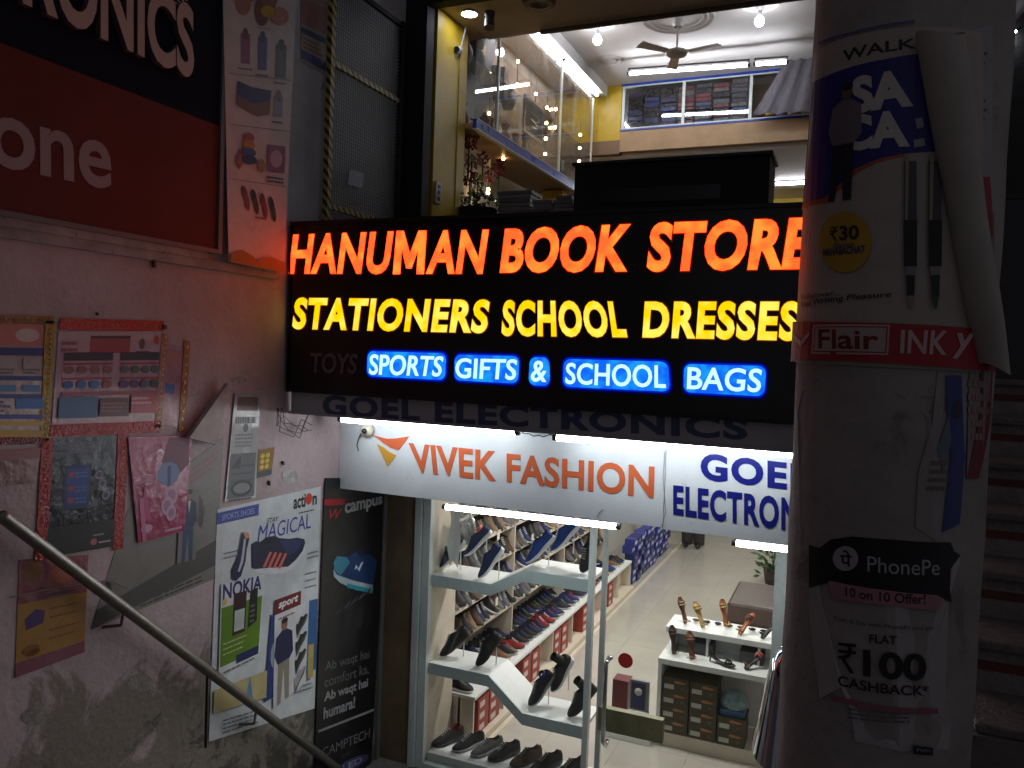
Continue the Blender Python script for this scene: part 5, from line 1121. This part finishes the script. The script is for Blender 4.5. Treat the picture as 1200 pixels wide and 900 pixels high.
# mesh collapsible shutter on the upper side wall
M_hz = bpy.data.materials.new('hazard_tape'); M_hz.use_nodes = True
n = M_hz.node_tree.nodes; l = M_hz.node_tree.links; wv = n.new('ShaderNodeTexWave'); wv.inputs['Scale'].default_value = 9; wv.inputs['Distortion'].default_value = .6; wv.bands_direction = 'DIAGONAL'
g_ = n.new('ShaderNodeNewGeometry'); l.new(g_.outputs['Position'], wv.inputs['Vector']); cr = n.new('ShaderNodeValToRGB'); cr.color_ramp.elements[0].position = .42; cr.color_ramp.elements[1].position = .55
cr.color_ramp.elements[0].color = (.02, .018, .015, 1); cr.color_ramp.elements[1].color = (.50, .38, .06, 1); l.new(wv.outputs['Fac'], cr.inputs[0]); l.new(cr.outputs[0], n['Principled BSDF'].inputs['Base Color'])
xm_ = XW+.06
ga = onX(386, 130, xm_).y; gb_ = onX(468, 130, xm_).y
gt0 = onX(386, -20, xm_).z; 
zt_ = onX(468, 28, xm_).z; zm_ = onX(464, 117, xm_).z; zb2 = onX(400, 246, xm_).z; zr_ = onX(440, 222, xm_).z
gs = thing('mesh_shutter', (xm_, (ga+gb_)/2, zb2), 'wire mesh shutter with yellow and black striped frame on the upper wall', 'shutter')
for y in (ga, gb_):
    MB().box(xm_-.02, xm_+.02, y-.022, y+.022, .84, zt_+.03, M_hz if y == ga else M_blackd).build('frame_post', gs)
for z in (zt_, zm_, zb2): MB().box(xm_-.015, xm_+.015, ga+.023, gb_-.023, z-.018, z+.018, M_hz if z != zt_ else M_blackd).build('frame_rail', gs)
b = MB(); wm = mat('wire', (.20, .20, .21), .5, metal=.3); y = ga+.03
while y < gb_-.02: b.box(xm_-.002, xm_+.001, y, y+.004, zb2-.1, zt_-.018, wm); y += .027
z = zb2-.1
while z < zt_-.02: b.box(xm_+.002, xm_+.005, ga+.023, gb_-.023, z, z+.004, wm); z += .027
b.build('wire_mesh', gs, kind='stuff')
s = Sheet([onX(u, v, xm_+.008) for u, v in ((407, 216), (424, 221), (426, 203), (409, 198))], (1, 0, 0)); s.build('sticker', 'small pale blue square paper on the wire mesh shutter', 'sticker', (125, 130, 150))
# spotlight, camera dome, cctv, socket
p = onZ(550, 15, ZSo); t = thing('spotlight', p, 'round recessed spotlight glowing bluish white above the yellow wall', 'ceiling light')
MB().lathe([(.001, -.012), (.066, -.012)], p, emi('spot', (.80, .85, 1), 45), 20).build('diffuser', t); MB().lathe([(.066, -.014), (.085, -.008), (.085, 0)], p, M_white, 20).build('rim', t)
p = onZ(574, 14, ZSo); t = thing('dome_camera', p, 'dark dome camera hanging from the ceiling beside the spotlight', 'security camera')
MB().lathe([(.045, 0), (.045, -.03), (.035, -.05)], p, mat('grey_plastic', (.12, .11, .10), .5), 16).build('base', t); MB().tube([p+Vector((0, 0, -.05)), p+Vector((.01, -.02, -.14))], [.04, .045], mat('grey_plastic', (.12, .11, .10), .5), 14).build('housing', t)
p = onZ(632, 2, ZSo); MB().lathe([(.001, -.006), (.06, -.008), (.075, -.02), (.13, -.016), (.14, 0)], p, mat('brown_disc', (.12, .07, .05), .5), 28).build('ceiling_rose', label='round brown ceiling rose on the tan entrance ceiling', cat='ceiling rose')
a = onZ(634, 37, ZSo-.02); c = onZ(938, 2, ZSo-.02)
MB().tube([(a.x, YS2-.05, ZSo-.03), (1.0, YS2-.05, ZSo-.03)], .022, mat('pipe_grey', (.17, .15, .14), .5, var=.2), 10).build('conduit_pipe', label='grey pipe running across the front edge of the white ceiling', cat='pipe')
yy = YO+.40
p = onX(536, 62, x5+.03); p = onY(537, 62, yj-.16); t = thing('bullet_camera', p, 'white bullet camera with cable on the yellow wall', 'security camera')
MB().tube([p+Vector((-.0, .02, .03)), p+Vector((.02, -.07, -.0))], .032, mat('camera_white', (.6, .6, .58), .4), 14).build('housing', t)
q = p+Vector((.02, -.071, 0)); MB().tube([q, q+Vector((.002, -.008, 0))], .026, mat('lens_black', (.01, .01, .01), .1), 14).build('lens', t)
MB().tube([p+Vector((0, .03, .03)), p+Vector((.05, .03, .22)), p+Vector((.0, .03, .42)), p+Vector((-.12, .02, .46))], .008, mat('camera_white', (.6, .6, .58), .4), 6).build('cable', t)
MB().tube([p+Vector((-.01, .02, -.03)), p+Vector((-.02, .03, -.1)), p+Vector((-.03, .02, -.55))], .004, M_black, 6).build('wire', t)
p = onX(512, 226, x5+.001); t = thing('switch_socket', p, 'grey socket plate low on the yellow wall by the black post', 'socket')
MB().box(x5-.001, x5+.02, p.y-.05, p.y+.05, p.z-.09, p.z+.09, mat('socket_grey', (.45, .43, .38), .4)).build('plate', t, bevel=.004)
for dz in (-.05, 0, .05): MB().box(x5+.021, x5+.024, p.y-.02, p.y+.02, p.z+dz-.015, p.z+dz+.015, M_black).build('switch', t)
# left glass showcase
zb0 = onX(545, 135, XG).z; zb1 = zb0
zbl = onX(600, 172, XG).z
sc = thing('glass_showcase', (XG-.2, 8.2, ZB), 'tall glass fronted showcase with blue band along the left of the bookstore', 'showcase')
M_sh = mat('showcase_back', (.50, .38, .28), .25, var=.35, vscale=4)
MB().box(-3.79, -3.76, yj, 10.6, zbl+.05, ZC-.2, M_sh).build('back_panel', sc)
MG2 = glass('showcase_glass', (.92, .92, .92), -.02, 0, .22)
ys_ = [yj+.01, 8.62, 9.25]
zg1 = 3.28
MB().box(XG-.012, XG-.004, yj+.01, 8.56, zbl+.04, zg1, MG2).build('pane', sc)
MB().box(XG-.012, XG-.004, 8.62, 9.72, zbl+.04, zg1, MG2).build('pane', sc)
for y in (6.88, 8.59, 9.75): MB().box(XG-.02, XG+.005, y-.012, y+.012, zbl+.04, zg1, M_alu).build('mullion', sc)
MBz = mat('blue_laminate', (.015, .05, .36), .3, var=.1)
MB().box(XG-.02, XG+.02, yj+.005, 9.9, zbl-.045, zbl+.037, MBz).build('blue_band', sc)
MB().box(XG-.021, XG+.024, yj+.005, 9.9, zbl+.038, zbl+.045, M_alu).box(XG-.021, XG+.024, yj+.005, 9.9, zbl-.053, zbl-.046, M_alu).build('trim_strip', sc)
MB().box(-3.75, XG-.021, yj, 10.6, zbl-.04, zbl+.0, M_ply).build('base_board', sc)
MB().box(-3.75, XG-.05, yj, 10.6, 2.62, 2.635, glass('shelf_glass', (.8, .86, .84), .1)).build('shelf', sc)
# objects inside the showcase
cols = [(.30, .12, .04), (.36, .22, .08), (.10, .07, .05), (.18, .10, .05), (.06, .12, .14), (.32, .20, .14)]
y = yj+.2; i = 0
while y < 9.6:
    for zz in (zbl+.005, 2.64):
        k = random.randrange(6); wd = random.uniform(.10, .2); h = random.uniform(.16, .42); cm = mat('toy_%d' % k, cols[k], .4, var=.4, vscale=25)
        b = MB(); c = Vector((-3.5+random.uniform(-.08, .08), y, zz))
        kn = random.choice(('doll', 'vase', 'gift_box'))
        if kn == 'gift_box': b.box(c.x-.07, c.x+.07, y-wd/2, y+wd/2, zz, zz+h, cm); b.box(c.x-.072, c.x+.072, y-.012, y+.012, zz, zz+h+.002, mat('gold_ribbon', (.5, .35, .08), .3, metal=.6))
        elif kn == 'vase': b.lathe([(.001, 0), (.05, 0), (.085, h*.4), (.03, h*.8), (.05, h)], c, cm, 14)
        else: b.sphere(c+Vector((0, 0, h*.3)), h*.30, cm, 12, (.7, .8, 1)); b.sphere(c+Vector((0, 0, h*.72)), h*.18, mat('toy_5', cols[5], .4), 10); b.sphere(c+Vector((.02, h*.16, h*.86)), h*.07, cm, 8); b.sphere(c+Vector((.02, -h*.16, h*.86)), h*.07, cm, 8)
        b.build(kn, label='dim %s on the %s of the glass showcase' % (kn.replace('_', ' '), 'floor' if zz < 2.6 else 'glass shelf'), cat=kn.replace('_', ' '), group='%s on the %s of the showcase' % ({'doll': 'dolls', 'vase': 'vases', 'gift_box': 'gift boxes'}[kn], 'floor' if zz < 2.6 else 'glass shelf')); i += 1
    y += random.uniform(.22, .34)
fr = onX(626, 140, XG-.2); pf = thing('picture_frame', fr, 'dark picture frame with a thin bird outline behind the showcase glass', 'picture frame')
MB().box(XG-.22, XG-.20, fr.y-.28, fr.y+.28, fr.z-.2, fr.z+.2, mat('frame_edge', (.3, .3, .28), .4)).build('frame', pf); MB().box(XG-.199, XG-.197, fr.y-.25, fr.y+.25, fr.z-.17, fr.z+.17, mat('picture_dark', (.05, .055, .05), .3)).build('picture', pf)
b = MB(); ww = mat('chalk', (.7, .7, .7), .6); b.tube([(XG-.194, fr.y-.12, fr.z+.05), (XG-.194, fr.y+.08, fr.z+.06), (XG-.194, fr.y+.14, fr.z+.0), (XG-.194, fr.y+.02, fr.z-.03), (XG-.194, fr.y-.10, fr.z-.02), (XG-.194, fr.y+.1, fr.z-.05)], .004, ww, 5); b.tube([(XG-.194, fr.y-.06, fr.z-.09), (XG-.194, fr.y+.06, fr.z-.09)], .003, ww, 5); b.build('drawing', pf)
# warm bead light strings
ME = emi('warm_bead', (1, .62, .25), 60)
for (u, v0, v1, nb, xx_) in ((641, 126, 182, 4, XG-.03), (651, 128, 150, 2, XG+.02), (680, 158, 190, 3, XG-.03), (607, 72, 100, 2, XG-.3), (573, 133, 136, 1, XG-.3), (628, 110, 150, 3, XG-.35), (590, 178, 186, 2, XG-.2), (572, 222, 226, 2, XG-.1)):  # last two strings are added to brighten the area below the blue band
    p0 = onX(u, v0, xx_); p1 = Vector((p0.x, p0.y, onX(u, v1, xx_).z))
    t = thing('light_string', p1, 'string of warm bead lights near (showcase bay) '.replace(' (showcase bay) ', ' ')+{641: 'the first glass mullion', 651: 'the outer side of the mullion', 680: 'the far end of the showcase', 607: 'the middle of the showcase back', 573: 'the near part of the showcase', 628: 'the back beyond the picture frame', 590: 'the underside of the blue band, added fill light', 572: 'the flowers on the counter, added to light them'}[u], 'string lights')
    MB().tube([p0+Vector((0, 0, .15)), p1-Vector((0, 0, .05))], .004, M_black, 5).build('cord', t)
    for i in range(nb):
        c = p0.lerp(p1, i/max(1, nb-1)) if nb > 1 else p0
        MB().sphere(c, .017, ME, 8).build('bulb', t)
# below the blue band: gifts, flowers
b = MB()
for kx, (u, v, c_, r_) in enumerate(((550, 165, (.30, .05, .10), .10), (553, 190, (.35, .30, .30), .09), (551, 208, (.28, .06, .05), .08), (566, 186, (.28, .06, .07), .08), (575, 205, (.26, .06, .10), .09), (585, 196, (.30, .03, .04), .09), (560, 212, (.15, .25, .08), .08))):
    p = onX(u, v, XG-.15); b = MB(); m_ = mat('flower_%d' % kx, c_, .6, var=.5, vscale=40)
    for j in range(46): d = Vector((random.gauss(0, 1), random.gauss(0, 1), random.gauss(0, 1))).normalized()*r_*random.uniform(.5, 1); b.sphere(p+d, r_*.14, m_, 6)
    b.tube([p, p+Vector((0, 0, -.35))], .008, mat('leaf', (.03, .10, .02), .4), 5)
    b.build('artificial_flowers', label=('deep pink', 'pale white', 'dark red', 'rose pink', 'magenta', 'crimson', 'green leafed')[kx]+' bunch of artificial flowers under the blue band', cat='flowers')
bx('lower_cabinet', -3.79, XG-.02, yj+.01, 9.9, ZB, 1.12, M_brown, label='brown cabinet under the flowers at the left of the bookstore', cat='cabinet')
bx('rear_pillar', -3.55, -3.3, 9.0, 9.2, 1.121, zbl-.06, M_yellow, label='yellow pier seen under the blue band near the counter', cat='pier')
# light beam with two tubes
BM = bx('ceiling_beam', XG-.15, XG+.10, YS2+.03, YB+.0, 3.36, ZC-.002, M_white, label='white boxed beam along the left edge of the bookstore ceiling', cat='beam')
BM['kind'] = 'structure'
for (u0, v0, u1, v1, lb) in ((592, 20, 634, 70, 'near tube light on the boxed ceiling beam over the showcase'), (637, 73, 680, 113, 'far tube light on the boxed ceiling beam over the showcase')):
    a = onZ(u0, v0, 3.335); c = onZ(u1, v1, 3.335); tube_light((XG+.03, a.y, 3.335), (XG+.03, c.y, 3.335), lb, .02, M_tubein, batten=(0, 0, 1))
# bulbs and fan
MBu = emi('bulb_glow', (.93, .93, 1), 60)
for u, v, lb in ((700, 47, 'left'), (890, 25, 'right')):
    p = onZ(u, v, 3.33); t = thing('ceiling_bulb', p, 'bare glowing bulb on the white ceiling %s of the fan' % lb, 'light bulb')
    MB().sphere(p, .045, MBu, 14, (1, 1, 1.1)).build('bulb', t); MB().tube([p+Vector((0, 0, .045)), p+Vector((0, 0, .10))], .022, M_white, 10).build('cap', t); MB().lathe([(.02, ZC-p.z-.07), (.04, ZC-p.z-.04), (.05, ZC-p.z-.001)], p, M_white, 14).build('holder', t)
    MB().lathe([(.16, -.001), (.18, -.016), (.20, -.001)], (p.x, p.y, ZC), M_ceil, 28).build('moulded_ring', t)
p = onZ(793, 62, 3.15); fn = thing('ceiling_fan', p, 'white three blade ceiling fan hanging between the two bulbs', 'fan')
MB().lathe([(.001, .05), (.04, .045), (.10, .02), (.12, .0), (.10, -.025), (.05, -.035), (.001, -.035)], p, mat('fan_white', (.5, .47, .43), .4), 24).build('motor', fn)
MB().tube([p+Vector((0, 0, .05)), (p.x, p.y, ZC-.08)], .012, mat('fan_white', (.5, .47, .43), .4), 10).build('rod', fn); MB().lathe([(.045, ZC-.09), (.065, ZC-.05), (.05, ZC-.001)], (p.x, p.y, 0), M_white, 18).build('canopy', fn)
for k in range(3):
    a = rad(-12+120*k); d = Vector((math.cos(a), math.sin(a), 0)); s_ = Vector((-d.y, d.x, 0)); z = Vector((0, 0, .005))
    c8 = []
    for zz in (-.003, .003):
        for w_ in (-1, 1): c8 += [p+d*.12+s_*w_*.04+z*zz/.005+Vector((0, 0, w_*.006)), p+d*.46+s_*w_*.06+Vector((0, 0, zz+w_*.01))]
    MB().hexa(c8, mat('fan_blade', (.85, .83, .80), .4)).build('blade', fn)
b = MB()
for r_ in (.24, .30, .36): b.lathe([(r_-.012, -.001), (r_, -.018), (r_+.012, -.001)], (p.x, p.y, ZC), M_ceil, 40)
b.build('ceiling_medallion', label='moulded plaster medallion of rings around the ceiling fan', cat='medallion', origin=(p.x, p.y, ZC-.02))
q = onZ(713, 71, ZC); b = MB(); b.lathe([(.13, -.001), (.15, -.018), (.17, -.001)], (q.x, q.y, ZC), M_ceil, 32); b.lathe([(.08, -.001), (.09, -.012), (.1, -.001)], (q.x, q.y, ZC), M_ceil, 32); b.build('ceiling_medallion', label='small round plaster medallion near the left bulb', cat='medallion')
b = MB(); b.tube([onZ(655, 40, ZC-.002), onZ(672, 62, ZC-.002), onZ(690, 74, ZC-.002), onZ(702, 79, ZC-.002)], .012, M_ceil, 6); b.build('ceiling_moulding', label='curved plaster moulding line on the left of the white ceiling', cat='moulding')
y9 = 9.15
a = onY(738, 86, y9); c = onY(876, 76, y9); tube_light(a, c, 'long tube light across the ceiling before the glass clothes case', .02, M_tubein, batten=(0, 0, 1))
a = onY(886, 75, y9); c = onY(921, 72.5, y9); tube_light(a, c, 'short stretch of tube light right of the long ceiling tube', .02, M_tubein, batten=(0, 0, 1))
# mezzanine case with folded clothes
zc1 = onY(731, 103, YB).z; zc0 = onY(731, 151, YB).z; xc_ = onY(731, 120, YB).x; xce = onY(880, 110, YB).x
struct('mezzanine_side_wall', -3.8, xc_-.03, YB, YB+.1, onY(700, 166, YB).z, ZC-.001, M_yellow)
struct('mezzanine_side_base', -3.8, xc_-.03, YB, YB+.1, onY(700, 182, YB).z, onY(700, 166, YB).z-.001, mat('mezz_brown', (.18, .11, .06), .6))
struct('mezzanine_floor', -3.6, .9, YB+.101, YB+1.2, 2.68, 2.72, M_ply)
mz = thing('clothes_case', ((xc_+xce)/2, YB, zc0), 'glass fronted mezzanine case packed with folded clothes', 'display case')
zv0 = zc0-.02; zbm = onY(731, 178, YB).z
MB().box(xc_-.028, .9, YB-.01, YB+.09, zbm, zc0-.035, M_ply).build('front_beam', mz)
MB().box(xc_-.028, .9, YB-.02, YB+.09, zc0-.034, zc0-.012, MBz).build('blue_trim', mz); MB().box(xc_-.028, .9, YB-.02, YB+.09, zc1+.012, zc1+.04, MBz).build('blue_trim', mz)
for x in (xc_, (xc_+xce)/2-.02, xce): MB().box(x-.018, x+.018, YB-.012, YB+.02, zc0+.006, zc1-.006, M_alu).build('frame_post', mz)
MB().box(xc_-.018, .9, YB-.014, YB+.022, zc0-.011, zc0+.005, M_alu).box(xc_-.018, .9, YB-.014, YB+.022, zc1-.005, zc1+.011, M_alu).build('frame_rail', mz)
MB().box(xc_+.02, xce-.02, YB, YB+.005, zc0+.006, zc1-.006, glass('case_glass', (.9, .92, .95), .06)).build('pane', mz)
MB().box(xc_, .9, YB+.5, YB+.52, zc0, zc1+.3, M_brown).build('back_panel', mz)
cc = [(.02, .03, .12), (.015, .015, .02), (.03, .05, .2), (.22, .16, .12), (.3, .05, .06), (.12, .12, .13), (.05, .10, .25), (.25, .2, .18)]
x = xc_+.03; hh = (zc1-zc0)
ncol = 7; cw = (xce-xc_-.06)/ncol
for i in range(ncol):
    z = zc0+.012; j = 0
    while z < zc1-.06:
        h = random.uniform(.045, .075); k = random.choice((0, 1, 2, 1) if i < 3 else (3, 1, 5, 7, 4, 6)); b = MB(); x0 = x+i*cw+.006; x1 = x+(i+1)*cw-.01
        b.box(x0+random.uniform(0, .01), x1-random.uniform(0, .01), YB+.04+random.uniform(0, .03), YB+.36, z, z+h-.004, mat('cloth_%d' % k, cc[k], .28, var=.5, vscale=30)); b.build('folded_garment', label='folded garment in a plastic sleeve stacked in the %s half of the case' % ('left' if i < 4 else 'right'), cat='clothes', group='folded garments in the %s half of the clothes case' % ('left' if i < 4 else 'right'), bevel=.012); z += h; j += 1
# hanging drape right of the case
b = MB(); vs = []; fs = []; yd = YB-.25
P4 = [onY(u, v, yd) for u, v in ((882, 134), (985, 128), (985, 45), (925, 62))]
for j in range(9):
    for i in range(17):
        q = bil(P4, i/16, j/8); q.y += .035*math.sin(i*1.9+j*.2); vs.append(q)
for j in range(8):
    for i in range(16): a = j*17+i; fs.append((a, a+1, a+18, a+17))
b.add(vs, fs, mat('grey_drape', (.14, .13, .15), .8, var=.3, vscale=12), True); b.build('hanging_drape', label='dark grey cloth draped over the right end of the clothes case', cat='drape')
for u, c_, lb in ((893, (.45, .25, .2), 'pale pink'), (903, (.5, .35, .06), 'yellow'), (917, (.28, .22, .4), 'lilac'), (930, (.5, .3, .3), 'salmon')):
    p = onY(u, 137, YB+.1); b = MB(); b.sphere(p+Vector((0, 0, .03)), .07, mat('garment_'+lb.replace(' ', '_'), c_, .6, var=.3, vscale=30), 10, (1.3, 1, .5)); b.build('folded_garment', label=lb+' garment lying below the grey drape', cat='clothes')
# rear room below the mezzanine
struct('rear_ceiling', -3.8, .9, YB+.101, 13.2, 2.60, 2.679, M_ceil)
for (u0, v0, u1, v1, lb) in ((720, 183, 738, 182.5, 'short bright tube end under the mezzanine at the left'), (904, 181, 970, 178, 'tube light on the rear wall under the mezzanine at the right')):
    a, c = onY(u0, v0, 11.5), onY(u1, v1, 11.5); tube_light(a, c, lb, .022, M_tubein, batten=(0, 1, 0))
for x_, lb in ((-1.9, 'left'), (-.6, 'right')): tube_light((x_-.55, 11.9, 2.55), (x_+.55, 11.9, 2.55), 'added ceiling tube light brightening the rear under the mezzanine, the %s one' % lb, .02, M_tubein, batten=(0, 0, 1))  # both tubes added to brighten the dark rear room
for u, r_ in ((787, .18), (842, .12)):
    q = onZ(u, 178, 2.6); b = MB(); b.lathe([(r_-.02, -.001), (r_, -.02), (r_+.02, -.001)], (q.x, 10.9, 2.6), M_ceil, 28); b.build('ceiling_medallion', label='faint plaster ring under the mezzanine, '+('left one' if u < 800 else 'right one'), cat='medallion')
p = onY(862, 177, 10.4); bx('smoke_detector', p.x-.12, p.x+.1, 10.35, 10.5, p.z-.02, p.z+.03, M_white, label='white box fitting on the ceiling edge under the mezzanine', cat='fitting')
p = onY(925, 214, 12); bx('rear_shelf', p.x-.3, p.x+.6, 11.9, 12.3, p.z-.02, p.z, M_white, label='white rear shelf seen at the right of the black counter', cat='shelf')
for j, c_ in enumerate(((.2, .2, .22), (.3, .3, .3), (.4, .05, .04))): bx('book', p.x-.15, p.x+.1+.03*j, 11.95, 12.2, p.z+.001+j*.05, p.z+.047+j*.05, mat('bk_%d' % j, c_, .5), label=('lowest dark grey', 'middle grey', 'topmost red')[j]+' book in the small pile on the rear shelf', cat='book')
# black counter box and books on the front counter
YK = 6.2; ka, kb = onY(674, 191, YK), onY(903, 180, YK)
kt = thing('counter_display', ((ka.x+kb.x)/2, YK, 1.0), 'large black backed display box standing on the bookstore counter', 'display box')
MB().box(ka.x, kb.x, YK, YK+.4, .98, ka.z-.03, M_blackd).build('box', kt, bevel=.005); MB().box(ka.x-.02, kb.x+.02, YK-.02, YK+.42, ka.z-.029, ka.z, M_black).build('top_board', kt, bevel=.004)
b = MB(); zz = onY(700, 224, YK).z; b.box(ka.x+.15, kb.x-.35, YK-.006, YK-.001, zz-.10, zz+.01, mat('dark_glossy', (.03, .028, .03), .15)); b.build('glossy_panel', kt)
bx('bookstore_counter', xj+.02, .9, YO+.32, YK+.41, ZB, .978, M_blackd, label='dark front counter across the bookstore entrance', cat='counter')
for si, (u0, u1, v, nb, yk) in enumerate(((584, 622, 224, 4, 6.55), (625, 646, 234, 2, 6.5), (650, 671, 229, 4, 6.5), (603, 640, 245, 3, 6.4))):
    a, c = onY(u0, v, yk), onY(u1, v, yk); z = .98; topz = a.z; n_ = max(3, int((topz-z)/.035)); h = (topz-z)/n_
    for j in range(n_):
        k = random.choice(((.16, .15, .15), (.22, .2, .19), (.10, .09, .10), (.07, .06, .07)))
        bx('book', a.x+random.uniform(-.015, .015), c.x+random.uniform(-.015, .015), yk, yk+.25, z+j*h+.001, z+(j+1)*h-.002, mat('cover_%d' % int(k[0]*100), k, .5, var=.2, vscale=20), label=('topmost book', 'second book from the top', 'third book from the top', 'fourth book from the top', 'fifth book from the top', 'book low down')[min(5, n_-1-j)]+' in the '+('tall left', 'low middle', 'right', 'front')[si]+' pile on the bookstore counter', cat='book', group='books in the '+('tall left', 'low middle', 'right', 'front')[si]+' pile on the counter', bevel=.003)
p = onY(560, 232, 6.45); b = MB(); m_ = mat('leaf', (.03, .10, .02), .4)
for i in range(120):
    a = random.uniform(0, 6.28); r_ = random.uniform(0, .2); c = Vector((p.x+r_*math.cos(a), p.y+.6*r_*math.sin(a), random.uniform(p.z-.12, p.z+.08))); d = Vector((random.gauss(0, 1), random.gauss(0, 1), random.gauss(0, 1))).normalized()*.07; s_ = d.orthogonal().normalized()*.015
    b.add([c, c+d*.5+s_, c+d, c+d*.5-s_], [(0, 1, 2, 3)], m_)
b.lathe([(.001, .98-p.z), (.14, .98-p.z), (.18, -.1)], p, M_blackd, 16); b.build('artificial_plant', label='dark green artificial plant at the left end of the counter', cat='plant')
